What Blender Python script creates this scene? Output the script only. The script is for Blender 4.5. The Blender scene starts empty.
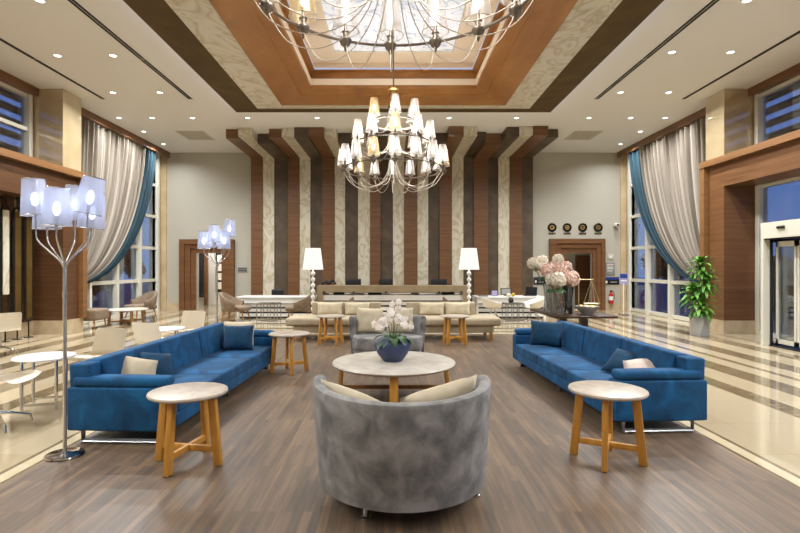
import bpy, bmesh, math, random
from mathutils import Vector, Matrix, noise
random.seed(7)
PI = math.pi
S = bpy.context.scene
COL = S.collection

# ------------------------------------------------------------------ materials
def lin(h):
    h = h.lstrip('#')
    o = []
    for i in (0, 2, 4):
        c = int(h[i:i+2], 16) / 255
        o.append(c/12.92 if c <= .04045 else ((c+.055)/1.055)**2.4)
    return (*o, 1)

def mat(name, col='#808080', rough=.5, metal=0, sheen=0, emit=None, es=0, spec=.5, coat=0, trans=0, ior=1.45, alpha=1):
    m = bpy.data.materials.new(name); m.use_nodes = True
    b = m.node_tree.nodes['Principled BSDF']
    b.inputs['Base Color'].default_value = lin(col)
    b.inputs['Roughness'].default_value = rough
    b.inputs['Metallic'].default_value = metal
    b.inputs['Sheen Weight'].default_value = sheen
    b.inputs['Sheen Roughness'].default_value = .4
    b.inputs['Specular IOR Level'].default_value = spec
    b.inputs['Coat Weight'].default_value = coat
    b.inputs['Transmission Weight'].default_value = trans
    b.inputs['IOR'].default_value = ior
    b.inputs['Alpha'].default_value = alpha
    if emit:
        b.inputs['Emission Color'].default_value = lin(emit)
        b.inputs['Emission Strength'].default_value = es
    return m

def N(m, t, **kw):
    n = m.node_tree.nodes.new(t)
    for k, v in kw.items():
        if k in n.inputs: n.inputs[k].default_value = v
        else: setattr(n, k, v)
    return n
def L(m, a, b): m.node_tree.links.new(a, b)
def ramp(m, stops):
    r = N(m, 'ShaderNodeValToRGB')
    e = r.color_ramp.elements
    while len(e) < len(stops): e.new(.5)
    for i, (p, c) in enumerate(stops):
        e[i].position = p; e[i].color = lin(c)
    return r
def coords(m, scale=(1, 1, 1), rot=(0, 0, 0), kind='Object'):
    tc = N(m, 'ShaderNodeTexCoord'); mp = N(m, 'ShaderNodeMapping')
    mp.inputs['Scale'].default_value = scale; mp.inputs['Rotation'].default_value = rot
    L(m, tc.outputs[kind], mp.inputs['Vector'])
    return mp.outputs['Vector']
def BS(m): return m.node_tree.nodes['Principled BSDF']

def noisy(name, stops, scale=4, detail=4, stretch=(1, 1, 1), distortion=0, bump=0, nrough=.55, **kw):
    m = mat(name, stops[0][1], **kw)
    v = coords(m, stretch)
    n = N(m, 'ShaderNodeTexNoise', Scale=scale, Detail=detail, Distortion=distortion, Roughness=nrough)
    L(m, v, n.inputs['Vector'])
    r = ramp(m, stops); L(m, n.outputs['Fac'], r.inputs['Fac'])
    L(m, r.outputs['Color'], BS(m).inputs['Base Color'])
    if bump:
        bp = N(m, 'ShaderNodeBump', Strength=bump, Distance=.02)
        L(m, n.outputs['Fac'], bp.inputs['Height']); L(m, bp.outputs['Normal'], BS(m).inputs['Normal'])
    return m

def veined(name, base, vein, dark, scale=1.6, distortion=5, **kw):
    # swirling contour lines: bands taken from a warped low noise
    m = mat(name, base, **kw)
    v = coords(m, (1.1, 1.1, .6), (.5, .5, .3))
    n = N(m, 'ShaderNodeTexNoise', Scale=scale, Detail=2.5, Distortion=1.1, Roughness=.45); L(m, v, n.inputs['Vector'])
    mu = N(m, 'ShaderNodeMath', operation='MULTIPLY'); mu.inputs[1].default_value = distortion*2.2
    L(m, n.outputs['Fac'], mu.inputs[0])
    fr = N(m, 'ShaderNodeMath', operation='PINGPONG'); fr.inputs[1].default_value = 1.0
    L(m, mu.outputs[0], fr.inputs[0])
    r = ramp(m, [(0, dark), (.3, vein), (.8, base), (1, base)])
    L(m, fr.outputs[0], r.inputs['Fac']); L(m, r.outputs['Color'], BS(m).inputs['Base Color'])
    return m

M = {}
M['ceiling'] = mat('white ceiling paint', '#e2e0dc', .8)
M['backwall'] = mat('greige wall paint', '#b4ae9f', .75)
M['beige'] = noisy('beige polished stone', [(.3, '#b59f7c'), (.5, '#c2ad8a'), (.7, '#cdbb9a')], 1.6, 6, rough=.06, spec=.8)
M['pillar'] = noisy('glazed beige stone', [(.3, '#a8946f'), (.5, '#b5a17c'), (.7, '#bfab88')], 1.6, 6, rough=.1, coat=1)
BS(M['pillar']).inputs['Coat IOR'].default_value = 2.4; BS(M['pillar']).inputs['Coat Roughness'].default_value = .02
M['basestone'] = noisy('base stone', [(.3, '#b39d7d'), (.7, '#c9b799')], 4, 5, rough=.25)
M['coffer'] = noisy('orange veneer', [(.25, '#855526'), (.5, '#9a6732'), (.75, '#ad7a43')], 1.1, 4, (1, .5, 2), 1.2, rough=.32)
M['strip_wood'] = noisy('stripe veneer', [(.25, '#5a3c23'), (.5, '#6c4a2e'), (.75, '#7d593a')], 2, 5, (.5, .5, 9), .4, rough=.4)
M['panel_wood'] = noisy('walnut panel', [(.25, '#48301d'), (.5, '#5a3c26'), (.75, '#6a4a31')], 2, 5, (.4, .4, 8), .5, rough=.35)
M['portal_wood'] = noisy('portal veneer', [(.25, '#5d3d24'), (.5, '#6e4a2d'), (.75, '#7c5839')], 2, 5, (.4, .4, 7), .5, rough=.35)
M['trim_wood'] = noisy('light trim veneer', [(.25, '#75502f'), (.75, '#8a633d')], 2, 5, (.5, .3, 7), .5, rough=.35)
M['dark_beam'] = noisy('dark bronze stone', [(.25, '#43300c'), (.55, '#553f16'), (.8, '#664f25')], 2.2, 6, rough=.6, spec=.25)
M['strip_dark'] = noisy('dark stripe stone', [(.25, '#42372a'), (.5, '#534637'), (.75, '#645646')], 2.4, 6, rough=.5, spec=.35)
M['onyx'] = veined('wavy cream stone', '#d6cfbf', '#ccc2ac', '#b7a98c', 1.4, 5, rough=.35)
M['onyx2'] = veined('wavy cream stripe stone', '#cfc7b4', '#c5bba4', '#b0a488', 1.9, 5, rough=.3)
M['cream_paint'] = mat('cream coffer paint', '#ead9c2', .7)
M['frame'] = mat('cream window metal', '#d8d4c4', .4)
M['black'] = mat('black metal', '#16130f', .4, .3)
M['chrome'] = mat('chrome', '#d8d8d8', .12, 1)
M['steel'] = mat('brushed steel', '#9a9a98', .3, 1)
M['silver'] = mat('warm silver', '#d8cfc0', .42, .55)
M['darkring'] = mat('dark nickel', '#857c72', .3, .9)
M['blue'] = noisy('blue velvet', [(.3, '#02385d'), (.5, '#054a76'), (.7, '#0a5e8f')], 4.5, 6, (1,1,1), .8, rough=.85, sheen=.04, bump=.04)
M['bluepil'] = noisy('dark blue velvet', [(.3, '#052f4a'), (.7, '#0a4565')], 5, 4, rough=.85, sheen=.05)
M['grey'] = noisy('grey velvet', [(.34, '#605f5d'), (.5, '#7d7b78'), (.66, '#989592')], 7, 9, (1, 1, 1), .35, rough=.75, sheen=.25, bump=.05)
M['cream'] = noisy('cream upholstery', [(.3, '#a89a80'), (.7, '#b8a98e')], 8, 4, rough=.8, bump=.03)
M['creampil'] = noisy('cream linen', [(.3, '#bfb195'), (.7, '#cfc2a8')], 9, 4, rough=.85, bump=.08)
M['pinkpil'] = noisy('pale blush linen', [(.3, '#d5c3b5'), (.7, '#e4d6ca')], 9, 4, rough=.85, bump=.08)
M['oak'] = noisy('honey oak', [(.25, '#b27a2c'), (.5, '#c48b3a'), (.75, '#d29c4c')], 5, 4, (6, 6, .8), .3, rough=.4)
M['walnut_leg'] = noisy('brown oak', [(.25, '#8a5c2e'), (.75, '#a87741')], 5, 4, (6, 6, .8), .3, rough=.4)
M['travertine'] = noisy('travertine', [(.25, '#a39381'), (.45, '#b9ab99'), (.7, '#c9bdad')], 9, 8, (1, 1, 1), .6, rough=.3)
M['tabletop'] = noisy('cream marble top', [(.25, '#bdb3a3'), (.45, '#cbc3b5'), (.7, '#d7d0c3')], 6, 8, (1, 1, 1), .8, rough=.25)
M['white_top'] = mat('white laminate', '#e8e8e8', .25)
M['white_leather'] = mat('off white leather', '#e9e1d2', .5)
M['desk'] = mat('white lacquer', '#dcdad4', .3)
M['counter'] = noisy('taupe counter', [(.3, '#857358'), (.7, '#968468')], 3, 4, rough=.4)
M['brown_fab'] = noisy('taupe fabric', [(.3, '#6f5c48'), (.7, '#84705a')], 14, 4, rough=.85, sheen=.2)
M['vase'] = noisy('navy ceramic', [(.3, '#2c3555'), (.7, '#3a4568')], 5, 4, rough=.5)
M['dark_table'] = noisy('dark walnut', [(.3, '#2f1e14'), (.7, '#42291b')], 3, 5, (8, .6, 2), .4, rough=.3)
M['leaf'] = noisy('leaf green', [(.3, '#3a7024'), (.7, '#6ea53c')], 6, 3, rough=.45)
M['dleaf'] = noisy('dark leaf', [(.3, '#20401f'), (.7, '#3d6634')], 6, 3, rough=.4)
M['stem'] = mat('stem', '#8a7a55', .7)
M['gstem'] = mat('green stem', '#51652f', .6)
M['pot'] = mat('pale grey concrete', '#a8a7a4', .7)
M['soil'] = mat('soil', '#2e2218', .95)
M['petal_pink'] = noisy('pink petals', [(.3, '#e0b7a4'), (.7, '#f0d6c8')], 20, 3, rough=.7)
M['petal_white'] = noisy('white petals', [(.3, '#e2d6bf'), (.7, '#f2ebdc')], 20, 3, rough=.7)
M['orchid'] = noisy('orchid petals', [(.3, '#f1dccb'), (.5, '#fbf4ec')], 24, 3, rough=.6)
M['champagne'] = mat('champagne brass', '#c9b48c', .4, .6)
M['satin'] = mat('satin silver', '#cfcfcc', .35, .6)
M['red'] = mat('red paint', '#b3201a', .35)
M['white'] = mat('white enamel', '#e6e4de', .4)
M['gold'] = mat('brass', '#b8965a', .35, .8)
M['dark'] = mat('dark plastic', '#1b1b1d', .4)
M['darkscreen'] = mat('dark screen', '#0d1016', .2)
M['vent'] = mat('vent grey', '#bdb7a8', .6)
M['slot'] = mat('slot black', '#2c2824', .8)
M['grey_sign'] = mat('grey plaque', '#8d8c88', .4)
M['blue_sign'] = mat('blue print', '#2c3f84', .4)
M['ground'] = mat('terrace ground', '#6f757d', .8)
M['bldg'] = mat('neighbour wall', '#8d93a0', .9)
M['bush'] = noisy('night foliage', [(.3, '#142216'), (.7, '#26402a')], 5, 4, rough=.9)
M['louver'] = mat('dark louver', '#2b2622', .7)
M['fruit'] = mat('yellow fruit', '#c9b843', .5)
M['purple'] = mat('lilac card', '#9a93b5', .5)

def glass(name, tint=(1, 1, 1, 1), refl=.08):
    m = bpy.data.materials.new(name); m.use_nodes = True
    nt = m.node_tree; nt.nodes.clear()
    o = N(m, 'ShaderNodeOutputMaterial'); mx = N(m, 'ShaderNodeMixShader')
    t = N(m, 'ShaderNodeBsdfTransparent'); t.inputs['Color'].default_value = tint
    g = N(m, 'ShaderNodeBsdfGlossy', Roughness=.02)
    lw = N(m, 'ShaderNodeLayerWeight', Blend=.25)
    mr = N(m, 'ShaderNodeMapRange'); mr.inputs['To Min'].default_value = refl; mr.inputs['To Max'].default_value = .7
    L(m, lw.outputs['Fresnel'], mr.inputs['Value']); L(m, mr.outputs['Result'], mx.inputs['Fac'])
    L(m, t.outputs[0], mx.inputs[1]); L(m, g.outputs[0], mx.inputs[2]); L(m, mx.outputs[0], o.inputs['Surface'])
    return m
M['glass'] = glass('window glass', (.9, .94, .97, 1), .05)
M['vglass'] = glass('clear vase glass', (.88, .9, .9, 1), .1)
M['smoke'] = glass('smoked vase glass', (.45, .42, .4, 1), .12)

def shade_mat(name, col, es, tr):
    m = bpy.data.materials.new(name); m.use_nodes = True
    nt = m.node_tree; nt.nodes.clear()
    o = N(m, 'ShaderNodeOutputMaterial')
    t = N(m, 'ShaderNodeBsdfTransparent')
    tl = N(m, 'ShaderNodeBsdfTranslucent'); tl.inputs['Color'].default_value = lin(col)
    g = N(m, 'ShaderNodeBsdfGlossy', Roughness=.2); g.inputs['Color'].default_value = lin(col)
    e = N(m, 'ShaderNodeEmission', Strength=es); e.inputs['Color'].default_value = lin(col)
    a = N(m, 'ShaderNodeMixShader', Fac=.3); L(m, tl.outputs[0], a.inputs[1]); L(m, g.outputs[0], a.inputs[2])
    b = N(m, 'ShaderNodeAddShader'); L(m, a.outputs[0], b.inputs[0]); L(m, e.outputs[0], b.inputs[1])
    c = N(m, 'ShaderNodeMixShader', Fac=tr); L(m, b.outputs[0], c.inputs[1]); L(m, t.outputs[0], c.inputs[2])
    L(m, c.outputs[0], o.inputs['Surface'])
    return m
def emis(name, col, s):
    m = bpy.data.materials.new(name); m.use_nodes = True
    nt = m.node_tree; nt.nodes.clear()
    o = N(m, 'ShaderNodeOutputMaterial'); e = N(m, 'ShaderNodeEmission', Strength=s)
    e.inputs['Color'].default_value = lin(col); L(m, e.outputs[0], o.inputs['Surface'])
    return m
M['shade_clear'] = shade_mat('organza shade', '#fdf8f2', .16, .62)
M['shade_gold'] = shade_mat('gilt organza shade', '#e8d2a4', .16, .5)
M['shade_lav'] = shade_mat('silver mesh shade', '#bcc3da', .2, .4)
M['bulb'] = emis('bulb glow', '#fff8f0', 5)
M['bulb_cool'] = emis('cool bulb glow', '#eef2ff', 5)
M['white_shade'] = emis('lit white drum shade', '#fffaf0', 1.1)
M['lens'] = emis('downlight lens', '#fffcf8', 7)
M['led'] = emis('cove led', '#cfdcff', .7)
M['led_cove'] = emis('outer cove led', '#cfdcff', 4)
M['screenglow'] = emis('screen glow', '#2a3c8e', .7)
M['lantern'] = emis('garden lantern', '#dfe8ff', 3)

# backlit ceiling panel
m = mat('backlit swirl panel', '#e6e8ec', .4)
n = N(m, 'ShaderNodeTexNoise', Scale=1.3, Detail=2.5, Distortion=1.2); L(m, coords(m), n.inputs['Vector'])
mu = N(m, 'ShaderNodeMath', operation='MULTIPLY'); mu.inputs[1].default_value = 14; L(m, n.outputs['Fac'], mu.inputs[0])
pp = N(m, 'ShaderNodeMath', operation='PINGPONG'); pp.inputs[1].default_value = 1; L(m, mu.outputs[0], pp.inputs[0])
r = ramp(m, [(0, '#aeb4c2'), (.2, '#d3d8e4'), (.6, '#e6eaf4'), (1, '#eef1fa')]); L(m, pp.outputs[0], r.inputs['Fac'])
L(m, r.outputs['Color'], BS(m).inputs['Base Color']); L(m, r.outputs['Color'], BS(m).inputs['Emission Color'])
BS(m).inputs['Emission Strength'].default_value = .4
M['skylight'] = m

# plank floor, boards running away from the camera
m = mat('plank floor', '#6d5443', .4)
v = coords(m, (1, 1, 1), (0, 0, PI/2))
br = N(m, 'ShaderNodeTexBrick', Scale=1.0); br.offset = .37; br.squash = 1
br.inputs['Color1'].default_value = lin('#675239'); br.inputs['Color2'].default_value = lin('#8c7252')
br.inputs['Mortar'].default_value = lin('#5a463a'); br.inputs['Mortar Size'].default_value = .001
br.inputs['Brick Width'].default_value = .7; br.inputs['Row Height'].default_value = .055; br.inputs['Bias'].default_value = -.1
L(m, v, br.inputs['Vector'])
n = N(m, 'ShaderNodeTexNoise', Scale=2.2, Detail=6); L(m, coords(m, (14, .9, 1)), n.inputs['Vector'])
r = ramp(m, [(.3, '#847f7c'), (.5, '#c4bbb4'), (.7, '#f4e9dd')]); L(m, n.outputs['Fac'], r.inputs['Fac'])
mx = N(m, 'ShaderNodeMix', data_type='RGBA', blend_type='MULTIPLY'); mx.inputs[0].default_value = .75
L(m, br.outputs['Color'], mx.inputs[6]); L(m, r.outputs['Color'], mx.inputs[7])
g = N(m, 'ShaderNodeBrightContrast'); g.inputs['Bright'].default_value = .035
L(m, mx.outputs[2], g.inputs['Color']); L(m, g.outputs['Color'], BS(m).inputs['Base Color'])
M['plank'] = m
# polished cream stone
m = mat('polished cream stone', '#cdb995', .06, spec=.6)
br = N(m, 'ShaderNodeTexBrick', Scale=1.0); br.offset = 0
br.inputs['Color1'].default_value = lin('#af9e80'); br.inputs['Color2'].default_value = lin('#b9a98c')
br.inputs['Mortar'].default_value = lin('#a6926f'); br.inputs['Mortar Size'].default_value = .003
br.inputs['Brick Width'].default_value = .8; br.inputs['Row Height'].default_value = .8
L(m, coords(m), br.inputs['Vector']); L(m, br.outputs['Color'], BS(m).inputs['Base Color'])
M['stone'] = m
M['band'] = noisy('dark inlay stone', [(.3, '#66583f'), (.6, '#7f6f56'), (.8, '#96866d')], 5, 6, rough=.08, spec=.6)
M['lightband'] = noisy('pale inlay stone', [(.3, '#c2b393'), (.7, '#d0c2a5')], 5, 6, rough=.1)

# curtain cloth (stripes follow the cloth's own UV)
def cloth(name, stops):
    m = mat(name, stops[0][1], .85, sheen=.2)
    n = N(m, 'ShaderNodeTexNoise', Scale=1, Detail=2); L(m, coords(m, (70, .6, 1), kind='UV'), n.inputs['Vector'])
    r = ramp(m, stops); L(m, n.outputs['Fac'], r.inputs['Fac']); L(m, r.outputs['Color'], BS(m).inputs['Base Color'])
    return m
M['taupe_cloth'] = cloth('striped taupe drape', [(.3, '#564d41'), (.5, '#7d7264'), (.68, '#a2978a')])
M['teal_cloth'] = cloth('teal drape', [(.3, '#132d35'), (.7, '#214250')])

# ------------------------------------------------------------------ mesh helpers
class MB:
    def __init__(s): s.bm = bmesh.new()
    def quad(s, *ps):
        return s.bm.faces.new([s.bm.verts.new(p) for p in ps])
    def box(s, x0, x1, y0, y1, z0, z1, mtx=None, bev=0, seg=2):
        r = bmesh.ops.create_cube(s.bm, size=1)
        mt = Matrix.Translation(((x0+x1)/2, (y0+y1)/2, (z0+z1)/2)) @ Matrix.Diagonal((abs(x1-x0), abs(y1-y0), abs(z1-z0), 1))
        if mtx: mt = mtx @ mt
        bmesh.ops.transform(s.bm, matrix=mt, verts=r['verts'])
        if bev:
            es = list({e for v in r['verts'] for e in v.link_edges})
            bmesh.ops.bevel(s.bm, geom=es, offset=bev, segments=seg, profile=.5, affect='EDGES')
        return s
    def loft(s, rings, cap=True, closed=True, loop=False):
        vs = [[s.bm.verts.new(p) for p in r] for r in rings]
        n = len(vs[0]); k = len(vs)
        for i in range(k if loop else k-1):
            a, b = vs[i], vs[(i+1) % k]
            for j in range(n if closed else n-1):
                q = [a[j], a[(j+1) % n], b[(j+1) % n], b[j]]
                s.bm.faces.new(q)
        if cap and not loop and closed:
            s.bm.faces.new(list(reversed(vs[0]))); s.bm.faces.new(vs[-1])
        return s
    def tube(s, pts, r, n=8, loop=False, cap=True):
        pts = [Vector(p) for p in pts]; k = len(pts)
        rs = r if isinstance(r, (list, tuple)) else [r]*k
        rings = []; up = None
        for i, p in enumerate(pts):
            if loop: t = pts[(i+1) % k]-pts[i-1]
            else: t = pts[min(i+1, k-1)]-pts[max(i-1, 0)]
            t.normalize()
            if up is None:
                up = Vector((0, 0, 1)) if abs(t.z) < .9 else Vector((1, 0, 0))
            up = (up - t*up.dot(t)).normalized()
            sd = t.cross(up)
            rings.append([p + (sd*math.cos(2*PI*j/n) + up*math.sin(2*PI*j/n))*rs[i] for j in range(n)])
        return s.loft(rings, cap, True, loop)
    def cyl(s, p0, p1, r0, r1=None, n=12): return s.tube([p0, p1], [r0, r0 if r1 is None else r1], n)
    def lathe(s, prof, c=(0, 0, 0), n=24, cap=True, mtx=None):
        rings = [[Vector((c[0]+max(r, 1e-4)*math.cos(2*PI*j/n), c[1]+max(r, 1e-4)*math.sin(2*PI*j/n), c[2]+z)) for j in range(n)] for r, z in prof]
        if mtx: rings = [[mtx @ p for p in r] for r in rings]
        return s.loft(rings, cap)
    def prism(s, poly, z0, z1):
        return s.loft([[Vector((x, y, z0)) for x, y in poly], [Vector((x, y, z1)) for x, y in poly]])
    def arc(s, prof_fn, a0, a1, n, c=(0, 0, 0)):
        rings = []
        for i in range(n+1):
            a = a0+(a1-a0)*i/n
            rings.append([Vector((c[0]+r*math.cos(a), c[1]+r*math.sin(a), c[2]+z)) for r, z in prof_fn(a, i/n)])
        return s.loft(rings)
    def soft(s, x0, x1, y0, y1, z0, z1, r=.04, bulge=(0, 0, 0), k=6, mtx=None, wr=0):
        h = Vector(((x1-x0)/2, (y1-y0)/2, (z1-z0)/2)); c = Vector(((x0+x1)/2, (y0+y1)/2, (z0+z1)/2))
        r = min(r, min(h)*.98)
        def ax(hh):
            e = [-hh, -hh+.3*r, -hh+.65*r, -hh+r]
            inn = [(-hh+r)+(2*hh-2*r)*i/k for i in range(1, k)] if hh > r*1.01 else []
            return e+inn+[-v for v in reversed(e)]
        A = [ax(h.x), ax(h.y), ax(h.z)]; cache = {}
        def vert(p):
            key = tuple(round(v, 5) for v in p)
            if key in cache: return cache[key]
            q = Vector([max(-(h[i]-r), min(h[i]-r, p[i])) for i in range(3)])
            d = Vector(p)-q
            if d.length > 1e-9: d = d.normalized()*r
            o = q+d
            u = [p[i]/h[i] for i in range(3)]
            for i in range(3):
                j, l = (i+1) % 3, (i+2) % 3
                o[i] += bulge[i]*u[i]*(1-u[j]**2)*(1-u[l]**2)
            if wr: o += Vector(noise.noise_vector((o+c)*6))*wr
            o += c
            if mtx: o = mtx @ o
            cache[key] = s.bm.verts.new(o); return cache[key]
        for i in range(3):
            j, l = (i+1) % 3, (i+2) % 3
            for sg in (-1, 1):
                for a in range(len(A[j])-1):
                    for b in range(len(A[l])-1):
                        ps = []
                        for da, db in ((0, 0), (1, 0), (1, 1), (0, 1)):
                            p = [0, 0, 0]; p[i] = sg*h[i]; p[j] = A[j][a+da]; p[l] = A[l][b+db]; ps.append(vert(p))
                        if sg < 0: ps.reverse()
                        if len(set(ps)) == 4:
                            try: s.bm.faces.new(ps)
                            except ValueError: pass
        return s
    def pillow(s, w, h, t, mtx=None, n=12, seed=0):
        # stands in the XZ plane, z from 0 to h
        for sg in (-1, 1):
            g = []
            for i in range(n+1):
                row = []
                for j in range(n+1):
                    u, v = -1+2*i/n, -1+2*j/n
                    tt = t/2*((1-abs(u)**2.6)*(1-abs(v)**2.6))**.55
                    pin = 1-.055*(1-v*v) if True else 1
                    pin2 = 1-.055*(1-u*u)
                    p = Vector((u*w/2*pin, sg*tt, h/2+v*h/2*pin2))
                    if abs(u) < 1 and abs(v) < 1:
                        p.y += .012*noise.noise((u*2.3+seed, v*2.3, sg*3.0))
                    row.append(s.bm.verts.new(mtx @ p if mtx else p))
                g.append(row)
            for i in range(n):
                for j in range(n):
                    f = [g[i][j], g[i+1][j], g[i+1][j+1], g[i][j+1]]
                    s.bm.faces.new(f if sg < 0 else f[::-1])
        bmesh.ops.remove_doubles(s.bm, verts=s.bm.verts, dist=1e-5)
        return s
    def ball(s, c, r, sub=2, sc=(1, 1, 1)):
        q = bmesh.ops.create_icosphere(s.bm, subdivisions=sub, radius=1)
        bmesh.ops.transform(s.bm, matrix=Matrix.Translation(c) @ Matrix.Diagonal((r*sc[0], r*sc[1], r*sc[2], 1)), verts=q['verts'])
        return s
    def sheet(s, grid, th=0):
        vs = [[s.bm.verts.new(p) for p in r] for r in grid]; fs = []
        for i in range(len(vs)-1):
            for j in range(len(vs[0])-1):
                fs.append(s.bm.faces.new([vs[i][j], vs[i+1][j], vs[i+1][j+1], vs[i][j+1]]))
        if th: bmesh.ops.solidify(s.bm, geom=fs, thickness=th)
        return s
    def blade(s, base, d, length, width, droop, n=6, fold=.25):
        d = Vector(d).normalized(); sd = d.cross(Vector((0, 0, 1)))
        if sd.length < .05: sd = Vector((1, 0, 0))
        sd.normalize(); p = Vector(base); rows = []
        for i in range(n+1):
            t = i/n; w = width*(math.sin(PI*min(1, .12+t*.88))**.7)*.5
            if i == n: w = .001
            upv = sd.cross(d).normalized()
            rows.append([p-sd*w+upv*w*fold, p.copy(), p+sd*w+upv*w*fold])
            d = (d+Vector((0, 0, -droop/n))).normalized(); p = p+d*length/n
        return s.sheet(rows)

def link(name, data, parent=None, loc=None, rz=0):
    o = bpy.data.objects.new(name, data); COL.objects.link(o)
    if parent: o.parent = parent
    if loc: o.location = loc
    if rz: o.rotation_euler.z = rz
    return o
def build(name, mb, m, parent=None, loc=None, rz=0, ang=40, smooth=True):
    bm = mb.bm
    bmesh.ops.recalc_face_normals(bm, faces=bm.faces)
    me = bpy.data.meshes.new(name); bm.to_mesh(me); bm.free()
    me.materials.append(M[m] if isinstance(m, str) else m)
    if smooth:
        me.polygons.foreach_set('use_smooth', [True]*len(me.polygons))
        me.set_sharp_from_angle(angle=math.radians(ang))
    return link(name, me, parent, loc, rz)
def tag(o, label=None, cat=None, group=None, kind=None):
    if label: o['label'] = label
    if cat: o['category'] = cat
    if group: o['group'] = group
    if kind: o['kind'] = kind
    return o
def thing(name, label, cat, loc=(0, 0, 0), rz=0, group=None):
    o = link(name, None, None, loc, rz); o.empty_display_size = .1
    return tag(o, label, cat, group)
def struct(name, mb, m, parent=None, **k):
    return tag(build(name, mb, m, parent, **k), kind='structure')
def dup(o, label=None, loc=None, rz=None, parent=None, group=None):
    c = o.copy(); COL.objects.link(c)
    if parent: c.parent = parent
    if loc is not None: c.location = loc
    if rz is not None: c.rotation_euler.z = rz
    if label: c['label'] = label
    if group: c['group'] = group
    for ch in o.children: dup(ch, parent=c)
    return c
def smoothpath(pts, k=5):
    P = [Vector(p) for p in pts]; out = []
    for i in range(len(P)-1):
        p0, p1, p2, p3 = P[max(i-1, 0)], P[i], P[i+1], P[min(i+2, len(P)-1)]
        for j in range(k):
            t = j/k
            out.append(.5*((2*p1)+(p2-p0)*t+(2*p0-5*p1+4*p2-p3)*t*t+(3*p1-p0-3*p2+p3)*t**3))
    out.append(P[-1]); return out
def T(x, y, z): return Matrix.Translation((x, y, z))
def R(a, ax): return Matrix.Rotation(a, 4, ax)

# ------------------------------------------------------------------ camera
F, CX, CY, H = 500.0, 393.5, 267.0, 1.5
cam = bpy.data.cameras.new('camera'); co = link('camera', cam)
cam.sensor_width = 36; cam.lens = F*36/800
cam.shift_x = (400-CX)/800; cam.shift_y = (CY-266.5)/800
cam.clip_end = 200
co.location = (0, 0, H); co.rotation_euler = (PI/2, 0, 0)
S.camera = co
def P(px, py, d): return Vector(((px-CX)*d/F, d, H+(CY-py)*d/F))
def FX(px, d): return (px-CX)*d/F

ZC, YB, XW, YF = 5.5, 17.5, 8.2, -5.0

# ------------------------------------------------------------------ shell
struct('floor', MB().box(-XW-.1, XW+.1, YF, YB+3, -.1, 0), 'stone')
struct('floor_boards', MB().box(-2.7, 2.74, YF, 11.2, 0, .004), 'plank')
tn = [0]
def trim(mb, m, **k):
    tn[0] += 1
    return struct('trim_%d' % tn[0], mb, m, **k)
for s in (-1, 1):
    e = 2.7 if s < 0 else 2.74
    def xb(a, b, y0=YF, y1=11.4, m='band', z=.002):
        trim(MB().box(s*a, s*b, y0, y1, 0, z), m)
    xb(e, e+.03, m='band'); xb(e+.03, e+.13, m='lightband', z=.003); xb(e+.13, e+.17)
    for a, b in ((4.03, 4.28), (4.68, 5.03), (5.32, 5.42), (5.72, 6.05), (6.5, 6.85), (7.2, 7.3)):
        xb(a, b, y1=16.6)
for a, b in ((11.55, 11.75), (12.1, 12.35), (12.7, 12.8), (13.1, 13.4)):
    trim(MB().box(-4.0, 4.0, a, b, 0, .002), 'band')
trim(MB().box(-2.9, 2.9, 11.2, 11.3, 0, .003), 'lightband')

# ceiling around the coffer
cx, cy0, cy1 = 4.0, -1.0, 12.74
c = MB()
c.box(-XW-.1, -cx, YF, YB, ZC, ZC+.12); c.box(cx, XW+.1, YF, YB, ZC, ZC+.12)
c.box(-cx, cx, cy1, YB, ZC, ZC+.12); c.box(-cx, cx, YF, cy0, ZC, ZC+.12)
struct('ceiling', c, 'ceiling')
def ring_face(mb, a0, z0, a1, z1, th=.03):
    def rect(a, z): return [(-cx+a, cy0+a, z), (cx-a, cy0+a, z), (cx-a, cy1-a, z), (-cx+a, cy1-a, z)]
    A, B = rect(a0, z0), rect(a1, z1)
    for i in range(4):
        j = (i+1) % 4
        mb.quad(A[i], A[j], B[j], B[i])
    return mb
trim(ring_face(ring_face(MB(), 0, ZC+.02, 0, ZC-.06), 0, ZC-.06, .72, 5.32), 'dark_beam')
trim(ring_face(MB(), -.004, ZC-.03, -.004, ZC-.055), 'led_cove')
trim(ring_face(ring_face(MB(), .72, 5.32, .74, 5.30), .74, 5.30, 1.46, 5.165), 'onyx')
w = MB(); ring_face(w, 1.46, 5.165, 1.48, 5.14); ring_face(w, 1.48, 5.14, 2.0, 5.19); ring_face(w, 2.0, 5.19, 2.02, 5.215)
ring_face(w, 2.02, 5.215, 2.27, 5.24); ring_face(w, 2.27, 5.24, 2.27, 5.31)
trim(w, 'coffer')
trim(ring_face(MB(), 2.27, 5.31, 2.28, 5.44), 'cream_paint')
trim(ring_face(ring_face(ring_face(MB(), 2.28, 5.44, 2.26, 5.44), 2.26, 5.44, 2.26, 5.58), 2.26, 5.58, 2.36, 5.6), 'coffer')
tag(trim(ring_face(MB(), 2.36, 5.6, 2.36, 5.635), 'led'), kind='structure')
c = ring_face(ring_face(MB(), 2.36, 5.635, 2.30, 5.76), 2.30, 5.76, 2.82, 5.76)
trim(c, 'cream_paint')
trim(ring_face(MB(), 2.82, 5.76, 2.84, 5.79), 'frame')
trim(MB().box(-cx+2.8, cx-2.8, cy0+2.8, cy1-2.8, 5.785, 5.80), 'skylight')

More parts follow.
